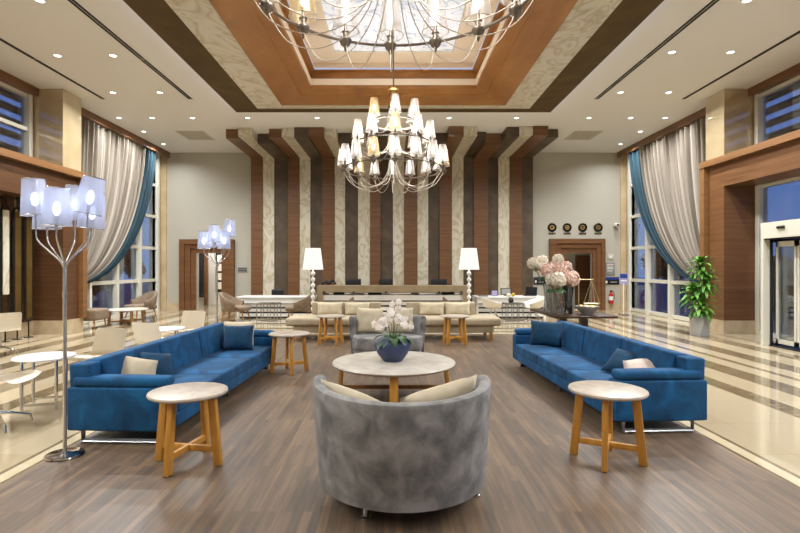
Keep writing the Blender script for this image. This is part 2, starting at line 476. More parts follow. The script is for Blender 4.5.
# back wall with two door openings
DL = (FX(196.5, YB), FX(222, YB)); DR = (FX(566, YB), FX(592, YB)); DH = H+14*YB/F
b = MB()
b.box(-XW-.1, DL[0], YB, YB+.15, 0, ZC); b.box(DL[0], DL[1], YB, YB+.15, DH, ZC); b.box(DL[1], DR[0], YB, YB+.15, 0, ZC)
b.box(DR[0], DR[1], YB, YB+.15, DH, ZC); b.box(DR[1], XW+.1, YB, YB+.15, 0, ZC)
struct('wall_back', b, 'backwall')
struct('wall_front', MB().box(-XW-.1, XW+.1, YF-.15, YF, 0, ZC), 'backwall')
bb = MB()
for a, c_ in ((-XW, FX(180, YB)), (FX(236, YB), FX(250, YB)), (FX(534, YB), FX(548, YB)), (FX(604, YB), XW)):
    bb.box(a, c_, YB-.03, YB, 0, .24)
struct('baseboard_back', bb, 'basestone')
for s in (-1, 1):
    trim(MB().box(s*7.93, s*XW, YB-.06, YB, 0, ZC), 'beige')
    trim(MB().box(s*8.1, s*8.3, 17.0, YB, 0, ZC), 'beige')

def door_frame(n, px0, px1, pyt, D, side):
    x0, x1, zt = FX(px0, YB), FX(px1, YB), H+(CY-pyt)*YB/F
    f = MB()
    for k in range(3):
        t0, t1 = k/3, (k+1)/3
        a0, a1 = x0+(D[0]-x0)*t0, x0+(D[0]-x0)*t1
        b0, b1 = x1+(D[1]-x1)*t0, x1+(D[1]-x1)*t1
        h0, h1 = zt+(DH-zt)*t0, zt+(DH-zt)*t1
        y = YB-.17+.055*k
        f.box(a0, a1, y, YB+.02, 0, h0); f.box(b1, b0, y, YB+.02, 0, h0); f.box(a1, b1, y, YB+.02, h1, h0)
    return struct('door_%d' % n, f, 'portal_wood')
d1 = door_frame(1, 181, 235, 239.5, DL, -1)
d2 = door_frame(2, 549, 603.5, 239, DR, 1)
# corridor behind the left doorway
k = MB(); k.box(DL[0]-1.2, DL[1]+1.2, YB+2.4, YB+2.5, 0, 2.9); k.box(DL[0]-1.3, DL[0]-1.2, YB+.15, YB+2.5, 0, 2.9); k.box(DL[1]+1.2, DL[1]+1.3, YB+.15, YB+2.5, 0, 2.9)
k.box(DL[0]-1.3, DL[1]+1.3, YB+.15, YB+2.5, 2.9, 3.0)
struct('wall_corridor', k, M['ceiling'])
trim(MB().box(FX(199, YB+2.3), FX(204, YB+2.3), YB+2.3, YB+2.4, .3, 2.2), 'dark')
trim(MB().box(FX(204.5, YB+2.3), FX(207.5, YB+2.3), YB+2.25, YB+2.4, 0, 2.3), 'portal_wood')
p = thing('framed_picture', 'dark framed picture on the bright corridor wall through the left doorway', 'picture', (FX(219.5, YB+2.3), YB+2.37, 0))
build('frame', MB().box(-.17, .17, -.02, .03, .5, 2.1), 'dark', p)
for i in range(4): build('photo_print', MB().box(-.11, .11, -.025, -.015, .62+i*.36, .9+i*.36), 'orchid', p)
# room behind the right doorway
k = MB(); k.box(DR[0]-.6, DR[1]+.6, YB+1.6, YB+1.7, 0, 2.6); k.box(DR[0]-.7, DR[0]-.6, YB+.15, YB+1.7, 0, 2.6); k.box(DR[1]+.6, DR[1]+.7, YB+.15, YB+1.7, 0, 2.6); k.box(DR[0]-.7, DR[1]+.7, YB+.15, YB+1.7, 2.6, 2.7)
struct('wall_vestibule', k, 'backwall')
dl = struct('door_3', MB().box(FX(576, YB+1.5), FX(591, YB+1.5), YB+1.52, YB+1.6, 0, DH-.05), 'strip_wood')
build('door_handle', MB().cyl((FX(578, YB+1.5), YB+1.48, 1.0), (FX(581, YB+1.5), YB+1.48, 1.0), .012), 'steel', dl)

# striped feature wall: vertical run plus ceiling run
YS = 17.05
edges = [251, 262.7, 274, 288, 299.4, 310.2, 322.3, 334.7, 345, 358, 370, 380.5, 393, 404, 417.5, 428.3, 439.6, 452, 463.5, 474, 488.3, 498.6, 509.7, 522, 533.5]
kinds = 'wcdwcdwcdcwdcwcdwcdwdcwd'
ends = [14.5, 14.35, 15.0, 14.45, 14.35, 14.3, 14.3, 14.5, 14.9, 14.5, 14.35, 14.7, 14.4, 14.6, 14.3, 14.9, 14.2, 14.25, 14.8, 14.95, 14.25, 14.2, 14.15, 14.5]
deep = [.27, .25, .3, .26, .26, .3, .25, .25, .3, .25, .25, .25, .25, .25, .25, .25, .29, .26, .2, .33, .27, .24, .27, .24]
struct('wall_feature', MB().box(FX(251, YS), FX(533.5, YS), YS+.12, YB, 0, ZC-.01), 'strip_dark')
for i, kd in enumerate(kinds):
    x0, x1 = FX(edges[i], YS), FX(edges[i+1], YS)
    off = {'w': .0, 'c': .03, 'd': .06}[kd]
    zz = ZC-deep[i]
    prof = [(YS+off, 0), (YS+.13, 0), (YS+.13, ZC-.005), (ends[i], ZC-.005), (ends[i], zz), (YS+off, zz)]
    m_ = MB().loft([[Vector((x0, y, z)) for y, z in prof], [Vector((x1, y, z)) for y, z in prof]])
    trim(m_, {'w': 'strip_wood', 'c': 'onyx2', 'd': 'strip_dark'}[kd])

# ------------------------------------------------------------------ side walls
def side(s):
    nm = 'left' if s < 0 else 'right'
    X = lambda a, b: (min(s*a, s*b), max(s*a, s*b))
    def bx(mb, xa, xb, y0, y1, z0, z1): 
        a, b = X(xa, xb); return mb.box(a, b, y0, y1, z0, z1)
    htop, hbot = (3.58, 2.95) if s < 0 else (3.83, 3.31)
    # stone pillar above, wood clad below
    mb = MB(); bx(mb, 7.42, 8.3, 11.22, 11.88, htop, ZC)
    struct('pillar_%s' % nm, mb, 'pillar')
    mb = MB(); bx(mb, 7.40, 8.3, 11.2, 11.72, .3, htop)
    bx(mb, 7.40, 8.3, YF, 11.2, hbot, htop)
    struct('wall_%s' % nm, mb, 'portal_wood' if s > 0 else 'panel_wood')
    mb = MB(); bx(mb, 7.38, 8.3, 11.18, 11.9, 0, .3); struct('baseboard_%s' % nm, mb, 'basestone')
    mb = MB(); bx(mb, 7.30, 8.3, 11.76, 11.92, .3, htop+.14)
    bx(mb, 7.28, 7.9, YF, 11.92, htop, htop+.14)
    trim(mb, 'trim_wood')
    # pelmets
    mb = MB(); bx(mb, 7.80, 7.88, 11.88, YB-.06, 5.3, ZC); bx(mb, 7.88, 8.2, 11.88, 11.9, 5.3, ZC); trim(mb, 'portal_wood')
    mb = MB(); bx(mb, 7.95, 8.2, YF, 11.22, 5.33, ZC); trim(mb, 'portal_wood')
    # tall curtain window
    fr = MB()
    for y in (11.95, 13.22, 14.54, 15.86, 17.05): bx(fr, 8.0, 8.22, y-.05, y+.05, 0, ZC)
    for z in (.06, 1.06, 2.13, 3.2, 4.27, 5.35): bx(fr, 8.06, 8.22, 11.9, 17.1, z-.05, z+.05)
    w1 = struct('window_%d' % (1 if s < 0 else 3), fr, 'frame')
    g = MB(); bx(g, 8.14, 8.15, 11.9, 17.1, 0, ZC); tag(build('pane', g, 'glass', w1), kind='structure')
    # clerestory
    fr = MB(); zm = htop+.14
    for y in (11.12, 9.3, 7.5, 5.5, 3.5, 1.5, -.5, -2.5, -4.5): bx(fr, 8.06, 8.24, y-.05, y+.05, htop, ZC)
    zmid = 4.55 if s < 0 else 4.8
    for z in ((zm+.03, zmid, 5.3) if s < 0 else (zm+.03, 5.3)): bx(fr, 8.1, 8.24, YF, 11.2, z-.04, z+.04)
    w2 = struct('window_%d' % (2 if s < 0 else 4), fr, 'frame')
    g = MB(); bx(g, 8.18, 8.19, YF, 11.2, htop, ZC); tag(build('pane', g, 'glass', w2), kind='structure')
    # lower recess
    if s < 0:
        mb = MB(); bx(mb, 8.14, 8.3, YF, 11.2, 0, hbot); struct('wall_recess', mb, 'beige')
        mb = MB(); bx(mb, 8.05, 8.14, YF, 11.2, 0, .3); struct('baseboard_recess', mb, 'basestone')
        mb = MB()
        for y in (10.95, 10.45, 9.9): bx(mb, 8.0, 8.14, y-.1, y+.1, .3, hbot)
        trim(mb, 'panel_wood')
    else:
        fr = MB()
        bx(fr, 8.08, 8.26, 11.05, 11.18, 0, hbot)
        for y in (9.1, 7.6, 6.0, 4.0, 2.0, 0, -2, -4): bx(fr, 8.1, 8.24, y-.06, y+.06, 0, hbot)
        bx(fr, 8.1, 8.24, YF, 11.1, hbot-.06, hbot); bx(fr, 8.1, 8.24, YF, 11.1, 2.36, 2.46); bx(fr, 8.1, 8.24, YF, 11.1, 0, .08)
        w3 = struct('window_5', fr, 'frame')
        g = MB(); bx(g, 8.16, 8.17, YF, 11.1, 0, hbot); tag(build('pane', g, 'glass', w3), kind='structure')
side(-1); side(1)

# ------------------------------------------------------------------ curtains
def curtain(s):
    nm = 'left' if s < 0 else 'right'
    t = thing('curtain', 'tall striped taupe curtain with teal border swept back in front of the %s window' % nm, 'curtain', (s*7.98, 12.0, 0))
    def pt(u, v):
        # cubic per thread: top (ya,5.32) -> gather
        a = Vector((12.0+4.75*u, 5.34)); g = Vector((12.15+.28*u, 1.02+.25*(1-u)))
        c1 = Vector((12.0+4.55*u, 3.3-.2*u)); c2 = Vector((12.15+2.6*u, 1.5-.45*u))
        q = a*(1-v)**3+3*c1*v*(1-v)**2+3*c2*v*v*(1-v)+g*v**3
        amp = (.07*(1-v)+.025)*(1 if v < .97 else .7)
        ph = 2*PI*(21*u+.25*math.sin(9*u))+.5*math.sin(5*u+2*v)
        f = math.sin(ph)+.35*math.sin(2.3*ph+1)
        return Vector((s*(-.02)+amp*f, q.x-12.0, q.y))
    def panel(u0, u1, nu, nv, nm_, m_):
        mb = MB(); g = [[pt(u0+(u1-u0)*i/nu, j/nv) for j in range(nv+1)] for i in range(nu+1)]
        bm = mb.bm; uvl = bm.loops.layers.uv.new('UVMap')
        vs = [[bm.verts.new(p) for p in r_] for r_ in g]
        for i in range(nu):
            for j in range(nv):
                f = bm.faces.new([vs[i][j], vs[i+1][j], vs[i+1][j+1], vs[i][j+1]])
                for lp, (a, b_) in zip(f.loops, ((i, j), (i+1, j), (i+1, j+1), (i, j+1))):
                    lp[uvl].uv = (u0+(u1-u0)*a/nu, b_/nv)
        return build(nm_, mb, m_, t, ang=180)
    panel(0, .84, 260, 36, 'drape', 'taupe_cloth')
    panel(.84, 1, 60, 36, 'border_drape', 'teal_cloth')
    tb = MB(); tb.tube([(.16*math.cos(a), .28+.2*math.sin(a), 1.14) for a in [2*PI*i/20 for i in range(20)]], .035, 8, loop=True)
    build('tieback', tb, 'teal_cloth', t)
curtain(-1); curtain(1)

# ------------------------------------------------------------------ ceiling fittings
dl0 = None
def downlight(x, y, label, watt=34):
    global dl0
    if dl0 is None:
        t = thing('downlight', label, 'ceiling light', (x, y, ZC), 0, 'recessed downlights')
        build('trim_ring', MB().lathe([(.06, 0), (.08, 0), (.08, -.008), (.06, -.012)], n=20, cap=False), 'white', t)
        build('lens', MB().lathe([(.0, -.004), (.062, -.004), (.062, -.001), (0, -.001)], n=20, cap=False), 'lens', t)
        dl0 = t
    else: t = dup(dl0, label, (x, y, ZC))
    ld = bpy.data.lights.new('downlight_lamp', 'AREA'); ld.shape = 'DISK'; ld.size = .14; ld.energy = watt
    ld.color = (.94, .975, 1); ld.spread = math.radians(150)
    link('lamp', ld, t, (0, 0, -.02))
vis = [(-5.3, 7.5, 'nearest to the viewer, cut by the top edge'), (5.3, 7.5, 'nearest to the viewer, cut by the top edge'),
       (-5.3, 9.45, 'second row, beside the double slot'), (-6.35, 9.45, 'second row, between the two slots'), (5.18, 9.3, 'second row, beside the double slot'), (6.27, 9.3, 'second row, between the two slots'),
       (-5.35, 11.45, 'third row, inner of two'), (-6.43, 11.45, 'third row, outer of two'), (5.2, 11.45, 'third row, inner of two'), (6.3, 11.45, 'third row, outer of two'),
       (-2.05, 13.4, 'row before the stripes, nearest the chandelier'), (-3.91, 13.4, 'row before the stripes, under the coffer corner'), (-5.39, 13.4, 'row before the stripes, first outside the coffer'), (-6.47, 13.4, 'row before the stripes, second outside the coffer'), (-7.36, 13.4, 'row before the stripes, closest to the curtain'),
       (1.49, 13.4, 'row before the stripes, nearest the chandelier'), (3.3, 13.4, 'row before the stripes, under the coffer corner'), (5.24, 13.4, 'row before the stripes, first outside the coffer'), (6.36, 13.4, 'row before the stripes, second outside the coffer'), (7.28, 13.4, 'row before the stripes, closest to the curtain'),
       (-7.37, 14.75, 'single one halfway along the curtain'), (7.28, 14.75, 'single one halfway along the curtain'), (-7.48, 16.25, 'last one by the back corner'), (7.38, 16.25, 'last one by the back corner')]
for x, y, lb in vis:
    downlight(x, y, 'round downlight, %s ceiling, %s' % ('left' if x < 0 else 'right', lb), 34 if abs(x) < 7 else 15)
for y, nm in ((5.6, 'above the coffee table'), (3.7, 'above the near side table'), (1.8, 'above the open foreground floor'), (-.1, 'level with the viewer'), (-2.5, 'near the front wall')):
    for x in (5.3, 6.35):
        for s in (-1, 1):
            downlight(s*x, y, 'round downlight, %s ceiling, %s column, %s' % ('left' if s < 0 else 'right', 'inner' if x < 6 else 'outer', nm))
for s in (-1, 1):
    for x, nm in ((4.83, 'double'), (6.9, 'single')):
        t = thing('slot_diffuser', 'long black %s-slot air diffuser in the %s ceiling' % (nm, 'left' if s < 0 else 'right'), 'air diffuser', (s*x, 0, ZC))
        y = 11.9
        while y > -3:
            ln = 2.3
            mb = MB()
            if nm == 'double':
                mb.box(-.05, -.01, y-ln+.03, y, -.008, 0); mb.box(.01, .05, y-ln+.03, y, -.008, 0)
            else: mb.box(-.035, .035, y-ln+.03, y, -.008, 0)
            build('slot', mb, 'slot', t); y -= ln
    x = -6.0 if s < 0 else 5.75
    t = thing('ceiling_vent', 'square grey ceiling vent near the back wall on the %s' % ('left' if s < 0 else 'right'), 'vent', (x, 15.2, ZC))
    build('frame', MB().box(-.42, .42, -.5, .5, -.012, 0), 'vent', t)
    for i in range(8): build('slat', MB().box(-.36, .36, -.42+i*.11, -.35+i*.11, -.022, -.01), 'vent', t)

# ------------------------------------------------------------------ chandeliers
def chandelier(loc, label):
    t = thing('chandelier', label, 'chandelier', loc, 0, 'tiered chandeliers')
    top = 5.785-loc[2]
    build('rod', MB().cyl((0, 0, 1.4), (0, 0, top-.05), .012), 'darkring', t)
    build('ceiling_canopy', MB().lathe([(.0, top), (.12, top), (.12, top-.03), (.03, top-.07), (0, top-.07)], n=20, cap=False), 'chrome', t)
    build('column', MB().lathe([(0, .28), (.02, .3), (.05, .36), (.03, .45), (.022, .6), (.04, .68), (.022, .75), (.022, 1.0), (.045, 1.06), (.022, 1.12), (.02, 1.4)], n=14), 'silver', t)
    build('crown_cone', MB().lathe([(.105, 1.1), (.11, 1.12), (.075, 1.38), (.1, 1.4), (.1, 1.43), (0, 1.44)], n=20, cap=False), 'gold', t)
    tiers = [(.887, 0, 16, [(.03, .5), (.06, .12), (.2, -.2), (.45, -.33), (.7, -.27), (.84, -.1), (.887, 0)]),
             (.65, .45, 10, [(.03, .85), (.07, .52), (.2, .3), (.4, .22), (.57, .29), (.65, .45)]),
             (.40, .82, 6, [(.03, 1.15), (.06, .9), (.15, .72), (.28, .68), (.37, .74), (.40, .82)])]
    proto = None
    for R_, z, n, path in tiers:
        build('ring', MB().tube([(R_*math.cos(2*PI*i/64), R_*math.sin(2*PI*i/64), z) for i in range(64)], .0105, 6, loop=True), 'darkring', t)
        sp = smoothpath([(r_, 0, zz) for r_, zz in path], 5)
        arm_me = None
        for i in range(n):
            a = 2*PI*(i+.07)/n+PI/2
            if arm_me is None:
                ao = build('arm', MB().tube(sp, .0038, 5), 'silver', t, ang=180); arm_me = ao.data
                ao.rotation_euler.z = a
            else:
                ao = link('arm', arm_me, t); ao.rotation_euler.z = a
            c_ = (R_*math.cos(a), R_*math.sin(a), z)
            if proto is None:
                cup = MB().lathe([(0, -.085), (.008, -.07), (.012, -.05), (.035, -.03), (.048, 0), (.048, .012), (.02, .02), (.022, .06), (.03, .065), (.03, .07), (.012, .075), (.012, .15), (0, .15)], n=12, cap=False)
                sh = MB().lathe([(.1, .075), (.06, .36)], n=20, cap=False)
                rim = MB(); rim.tube([(.1*math.cos(2*PI*j/20), .1*math.sin(2*PI*j/20), .075) for j in range(20)], .004, 4, loop=True)
                bl = MB().lathe([(.0, .15), (.016, .17), (.022, .2), (.012, .24), (0, .26)], n=10, cap=False)
                def mk(nm_, mb, m_): 
                    return build(nm_, mb, m_, t, c_)
                co_ = mk('candle_cup', cup, 'darkring'); so = mk('shade', sh, 'shade_clear')
                ro = build('shade_rim', rim, 'silver', so); bo = build('bulb', bl, 'bulb', so)
                proto = (co_, so)
                gold_me = so.data.copy(); gold_me.materials[0] = M['shade_gold']
            else:
                dup(proto[0], parent=t, loc=c_)
                so = dup(proto[1], parent=t, loc=c_)
                if (i*7+n) % 5 == 0: so.data = gold_me
    return t
chandelier((0, 8.75, 3.2), 'smaller-looking far tiered chandelier hanging complete above the coffee table')
chandelier((0, 2.95, 3.2), 'near chandelier cut off by the top edge, dark ring of cups and glass shades')

# ------------------------------------------------------------------ blue sofas
def sofa(label, loc, rz, Ln=3.15, D=.86):
    t = thing('sofa', label, 'sofa', loc, rz)        # front towards +X, length along Y
    hl = Ln/2; x0, x1 = -D/2, D/2
    build('body', MB().soft(x0, x1, -hl+.02, hl-.02, .115, .24, .02, k=2), 'blue', t)
    for s in (-1, 1):
        ya, yb = (s*hl, s*(hl-.17)); ya, yb = min(ya, yb), max(ya, yb)
        a = build('armrest', MB().soft(x0, x1, ya, yb, .12, .485, .02, (0, 0, 0), k=4), 'blue', t)
        build('arm_pad', MB().soft(x0+.04, x1-.02, ya+.005, yb-.005, .485, .57, .034, (0, 0, .006), k=4), 'blue', a)
        sl = MB(); y = s*(hl-.07)
        sl.tube([(x0+.1, y, .115), (x0+.1, y, .018), (x1-.1, y, .018), (x1-.1, y, .115)], .024, 4)
        build('sled_leg', sl, 'steel', t, ang=20)
    sl = MB(); sl.box(x0+.1, x0+.13, -.015, .015, 0, .115); sl.box(x1-.13, x1-.1, -.015, .015, 0, .115); sl.box(x0+.1, x1-.1, -.015, .015, 0, .02)
    build('sled_leg', sl, 'steel', t)
    inner = hl-.17; w = 2*inner/3
    sc_ = bc = None
    for i in range(3):
        yc = -inner+w*(i+.5)
        if sc_ is None:
            sc_ = build('seat_cushion', MB().soft(x0+.22, x1+.005, -w/2+.002, w/2-.002, .235, .36, .022, (.006, 0, .014), k=8), 'blue', t, (0, yc, 0))
            mt = T(x0+.2, 0, .33) @ R(-.16, 'Y') @ T(-x0-.2, 0, -.33)
            bc = build('back_cushion', MB().soft(x0+.105, x0+.27, -w/2+.001, w/2-.001, .30, .70, .028, (.012, 0, .0), k=8, mtx=mt), 'blue', t, (0, yc, 0))
        else:
            dup(sc_, parent=t, loc=(0, yc, 0)); dup(bc, parent=t, loc=(0, yc, 0))
    mt = T(x0+.05, 0, .24) @ R(-.03, 'Y') @ T(-x0-.05, 0, -.24)
    build('back_panel', MB().soft(x0+.012, x0+.2, -hl+.03, hl-.03, .2, .675, .02, k=3, mtx=mt), 'blue', t)
    return t
sofa('long blue velvet sofa on the left side of the plank floor', (-2.245, 5.80, .002), -.04, 3.24, .88)
sofa('long blue velvet sofa on the right side of the plank floor', (2.31, 6.03, .002), PI+.055, 3.16, .84)

def cushion(name, label, m, loc, rz, tilt, w=.45, h=.42, t=.16, roll=0, group=None, seed=1):
    mt = R(rz, 'Z') @ R(tilt, 'X') @ T(0, 0, h*.5) @ R(roll, 'Y') @ T(0, 0, -h*.5)
    o = build(name, MB().pillow(w, h, t, mt, seed=seed), m, None, loc, ang=180)
    return tag(o, label, 'cushion', group)
# local pillow plane is XZ; facing -Y
cushion('cushion', 'blue velvet cushion at the far arm of the left sofa', 'bluepil', (-2.10, 6.74, .378), .12, -.3, .40, .34, .15, seed=1)
cushion('cushion', 'cream cushion tucked behind the blue one at the left sofa far arm', 'creampil', (-2.16, 6.93, .38), .02, -.25, .44, .37, .13, seed=2)
cushion('cushion', 'cream cushion leaning by the near arm of the left sofa', 'creampil', (-2.36, 4.66, .37), .9, -.55, .38, .32, .15, .35, seed=3)
cushion('cushion', 'blue cushion half hidden beside the cream one, left sofa near end', 'bluepil', (-2.30, 4.93, .37), 1.05, -.6, .40, .33, .15, .25, seed=4)
cushion('cushion', 'dark blue cushion standing at the far arm of the right sofa', 'bluepil', (2.16, 7.06, .378), -.2, -.28, .44, .36, .16, .06, seed=5)
cushion('cushion', 'dark blue cushion lying back near the right sofa near arm', 'bluepil', (2.34, 5.22, .37), -1.0, -.85, .40, .34, .14, .1, seed=6)
cushion('cushion', 'pale blush cushion slumped near the right sofa near arm', 'pinkpil', (2.40, 4.86, .37), -.75, -.95, .40, .34, .14, -.3, seed=7)

# ------------------------------------------------------------------ small round tables
st0 = None
def side_table(label, loc, rz, group=None):
    global st0
    if st0: return dup(st0, label, loc, rz)
    t = thing('side_table', label, 'side table', loc, rz, 'round stone-topped side tables')
    build('tabletop', MB().lathe([(0, .522), (.26, .522), (.284, .53), (.29, .54), (.286, .552), (.27, .556), (0, .556)], n=48, cap=False), 'travertine', t)
    for i in range(4):
        a = i*PI/2
        mt = R(a, 'Z') @ T(.25, 0, 0) @ R(-.10, 'Y')
        mb = MB().box(-.03, .03, -.02, .02, 0.003, .528, mt, .004)
        build('leg', mb, 'oak', t)
    build('stretcher', MB().box(-.225, .225, -.016, .016, .10, .145, None, .003), 'oak', t)
    build('stretcher', MB().box(-.016, .016, -.225, .225, .10, .1448, None, .003), 'oak', t)
    st0 = t; return t
side_table('round stone-topped side table at the near end of the right sofa', (1.66, 3.88, .004), math.atan2(-.25, -.13))
side_table('round stone-topped side table at the near end of the left sofa', (-1.567, 3.82, .004), math.atan2(-.28, -.055))
side_table('round stone-topped side table beyond the far arm of the left sofa', (-1.49, 7.15, .004), .35+PI)
side_table('round stone-topped side table in front of the left cream sofa', (-1.22, 9.72, .004), .6)
side_table('round stone-topped side table in front of the right cream sofa', (1.19, 9.72, .004), .9)

t = thing('coffee_table', 'large round cream marble coffee table with oak legs in the room centre', 'coffee table', (0.004, 5.74, .004))
build('tabletop', MB().lathe([(0, .375), (.66, .375), (.695, .39), (.705, .405), (.695, .418), (.67, .42), (0, .42)], n=72, cap=False), 'tabletop', t)
for i in range(4):
    a = -PI/2+i*PI/2
    build('leg', MB().box(-.022, .022, -.045, .045, 0, .378, R(a, 'Z') @ T(.62, 0, 0) @ R(-.06, 'Y'), .004), 'oak', t)
build('stretcher', MB().box(-.61, .61, -.02, .02, .1, .14), 'walnut_leg', t)
build('stretcher', MB().box(-.02, .02, -.61, .61, .1, .1398), 'walnut_leg', t)

# vase with orchids
v = MB().lathe([(0, 0), (.10, 0), (.115, .01), (.17, .08), (.205, .15), (.205, .2), (.17, .25), (.11, .275), (.10, .28), (.09, .27), (.0, .25)], n=40, cap=False)
tag(build('vase', v, 'vase', None, (-.01, 5.74, .424)), 'squat navy ceramic vase on the round coffee table', 'vase')
t = thing('orchid_plant', 'pale pink and white orchids with dark leaves in the navy vase', 'flowers', (-.01, 5.74, .68))
lf = MB()
for i in range(16):
    a = 2*PI*i/16+random.uniform(-.2, .2)
    lf.blade((.03*math.cos(a), .03*math.sin(a), .0), (math.cos(a), math.sin(a), random.uniform(.3, 1.2)), random.uniform(.18, .28), .095, random.uniform(1.2, 2.2))
build('leaves', lf, 'dleaf', t, ang=180)
def orchid_flower(mb, c, f, r):
    f = Vector(f).normalized(); s_ = f.cross(Vector((0, 0, 1))).normalized(); u = s_.cross(f)
    for k_ in range(5):
        a = 2*PI*k_/5+PI/2; d = s_*math.cos(a)+u*math.sin(a); q = s_*-math.sin(a)+u*math.cos(a)
        w_ = .6 if k_ in (1, 4) else .42
        c0 = Vector(c)
        mb.sheet([[c0, c0+d*r*.55-q*r*w_+f*.1*r], [c0+d*r*.55+q*r*w_+f*.1*r, c0+d*r-f*.12*r]])
    mb.ball(Vector(c)+f*r*.15, r*.22, 1)
for (ex, ey, ez, nf) in ((-.18, -.08, .12, 7), (.08, .02, .36, 7), (.24, -.05, .16, 8), (-.06, -.12, .24, 6), (.12, -.14, .18, 7), (-.22, .1, .15, 5)):
    base = Vector((ex*.1, ey*.1, 0)); tip = Vector((ex, ey, ez)); mid = Vector((ex*.35, ey*.35, ez*.95+.06))
    path = smoothpath([base, mid, tip], 6)
    build('stem', MB().tube(path, .004, 5), 'gstem', t)
    fl = MB()
    for k_ in range(nf):
        q = path[-1-min(k_, 8)]+Vector((random.uniform(-.04, .04), random.uniform(-.04, .02), random.uniform(-.03, .03)))
        orchid_flower(fl, q, (random.uniform(-.5, .5), -1, random.uniform(-.1, .4)), .04)
    build('blossoms', fl, 'orchid', t)

# ------------------------------------------------------------------ tub chairs
def tub_chair(label, loc, rz, zt=.77):
    t = thing('tub_chair', label, 'armchair', loc, rz, 'round grey tub chairs')   # back towards -Y
    def prof(a, u):
        k_ = math.sin(PI*u); top = zt-.03*k_
        R0, R1 = .545, .588
        return [(R0-.02, .115), (R0, .125), (R0+(R1-R0)*.5, .43), (R1, top-.03), (R1-.008, top-.01), (R1-.03, top), (R1-.062, top-.004), (R1-.08, top-.02), (R1-.085, top-.05), (R0-.09, .4), (R0-.09, .115)]
    build('backrest', MB().arc(prof, PI-.08, 2*PI+.08, 56), 'grey', t)
    poly = []
    for i in range(25):
        a = PI+PI*i/24; poly.append((.455*math.cos(a), .455*math.sin(a)))
    for i in range(25):
        a = PI*i/24; poly.append((.53*math.cos(a), .06+.34*abs(math.sin(a))**.8))
    def ring(sc, z): return [Vector((x*sc, y*sc, z)) for x, y in poly]
    build('seat_cushion', MB().loft([ring(.95, .26), ring(.99, .28), ring(1, .31), ring(1, .41), ring(.985, .45), ring(.93, .47), ring(.5, .475), ring(.1, .475)]), 'grey', t)
    build('seat_base', MB().loft([ring(.96, .12), ring(.97, .26)]), 'grey', t)
    for x, y in ((-.22, -.36), (.49, -.06), (-.38, .25), (.38, .25)):
        build('leg', MB().lathe([(0, 0), (.028, 0), (.028, .012), (.018, .02), (.018, .125), (0, .125)], (x, y, 0), 14, cap=False), 'chrome', t)
    return t
tub_chair('round grey velvet tub chair seen from behind, nearest to the camera', (.055, 3.33, .004), .0)
tub_chair('round grey velvet tub chair facing the camera behind the coffee table', (-.09, 7.62, .004), PI, .75)
cushion('cushion', 'cream cushion inside the near grey tub chair, on the left', 'creampil', (-.23, 3.27, .455), -.45, .5, .46, .32, .13, .3, seed=11)
cushion('cushion', 'cream cushion inside the near grey tub chair, tilted on the right', 'creampil', (.27, 3.27, .465), .4, .42, .54, .32, .15, -.23, seed=12)
cushion('cushion', 'cream cushion on the far grey tub chair, on the left of the vase', 'creampil', (-.36, 7.66, .478), .15, -.25, .42, .40, .15, .05, seed=13)
cushion('cushion', 'cream cushion on the far grey tub chair, behind the orchids', 'creampil', (.09, 7.68, .478), -.15, -.25, .42, .40, .15, -.03, seed=14)

# ------------------------------------------------------------------ cream sofas
def cream_sofa(label, s, loc):
    # chaise end at s side
    t = thing('daybed_sofa', label, 'sofa', loc, 0, 'cream daybed sofas')
    X = lambda a, b: (min(s*a, s*b), max(s*a, s*b))
    a, b = X(.42, 2.17)
    build('seat_base', MB().soft(*X(.3, 2.05), .06, .84, .15, .29, .02, k=3), 'cream', t)
    build('seat_cushion', MB().soft(*X(.28, 2.2), 0, .86, .29, .455, .05, (.0, .01, .012), k=8), 'cream', t)
    build('backrest', MB().soft(*X(.28, 1.78), .72, .9, .28, .73, .035, (0, .0, .0), k=5), 'cream', t)
    for x in (.4, 2.0):
        for y in (.1, .78): build('leg', MB().box(s*x-.03, s*x+.03, y-.03, y+.03, 0, .155, None, .004), 'oak', t)
    return t
cream_sofa('cream daybed sofa with open left end, left of the far tub chair', -1, (-.0, 10.15, .004))
cream_sofa('cream daybed sofa with open right end, right of the far tub chair', 1, (.0, 10.15, .004))
for i, (x, s, lb) in enumerate(((-1.37, 1, 'cream cushion on the left cream sofa, behind the side table'), (-.78, 1, 'cream cushion on the left cream sofa, towards the centre gap'), (.82, 1, 'cream cushion on the right cream sofa, towards the centre gap'), (1.38, 1, 'cream cushion on the right cream sofa, behind the side table'))):
    cushion('cushion', lb, 'creampil', (x, 10.72, .46), 0, -.22, .54, .28, .14, seed=20+i)

# ------------------------------------------------------------------ white bead lamps
wl0 = None
for x, lb in ((FX(313, 11.45), 'white floor lamp with stacked bead stem behind the left cream sofa'), (FX(469, 11.45), 'white floor lamp with stacked bead stem behind the right cream sofa')):
    if wl0: dup(wl0, lb, (x, 11.45, 0)); continue
    t = wl0 = thing('floor_lamp', lb, 'floor lamp', (x, 11.45, 0), 0, 'white bead floor lamps')
    build('base', MB().lathe([(0, 0), (.16, 0), (.16, .02), (.03, .04), (0, .04)], n=24, cap=False), 'white', t)
    pr = [(.018, .03)]
    z = .08
    while z < 1.36:
        for r_, dz in ((.02, 0), (.045, .03), (.052, .055), (.045, .08), (.02, .11)): pr.append((r_, z+dz))
        z += .135
    pr.append((.014, 1.42)); pr.append((.014, 1.5))
    build('bead_stem', MB().lathe(pr, n=16), 'white', t)
    build('lamp_shade', MB().lathe([(.235, 1.44), (.175, 1.93), (.172, 1.93), (.232, 1.44)], n=32, cap=False), 'white_shade', t)

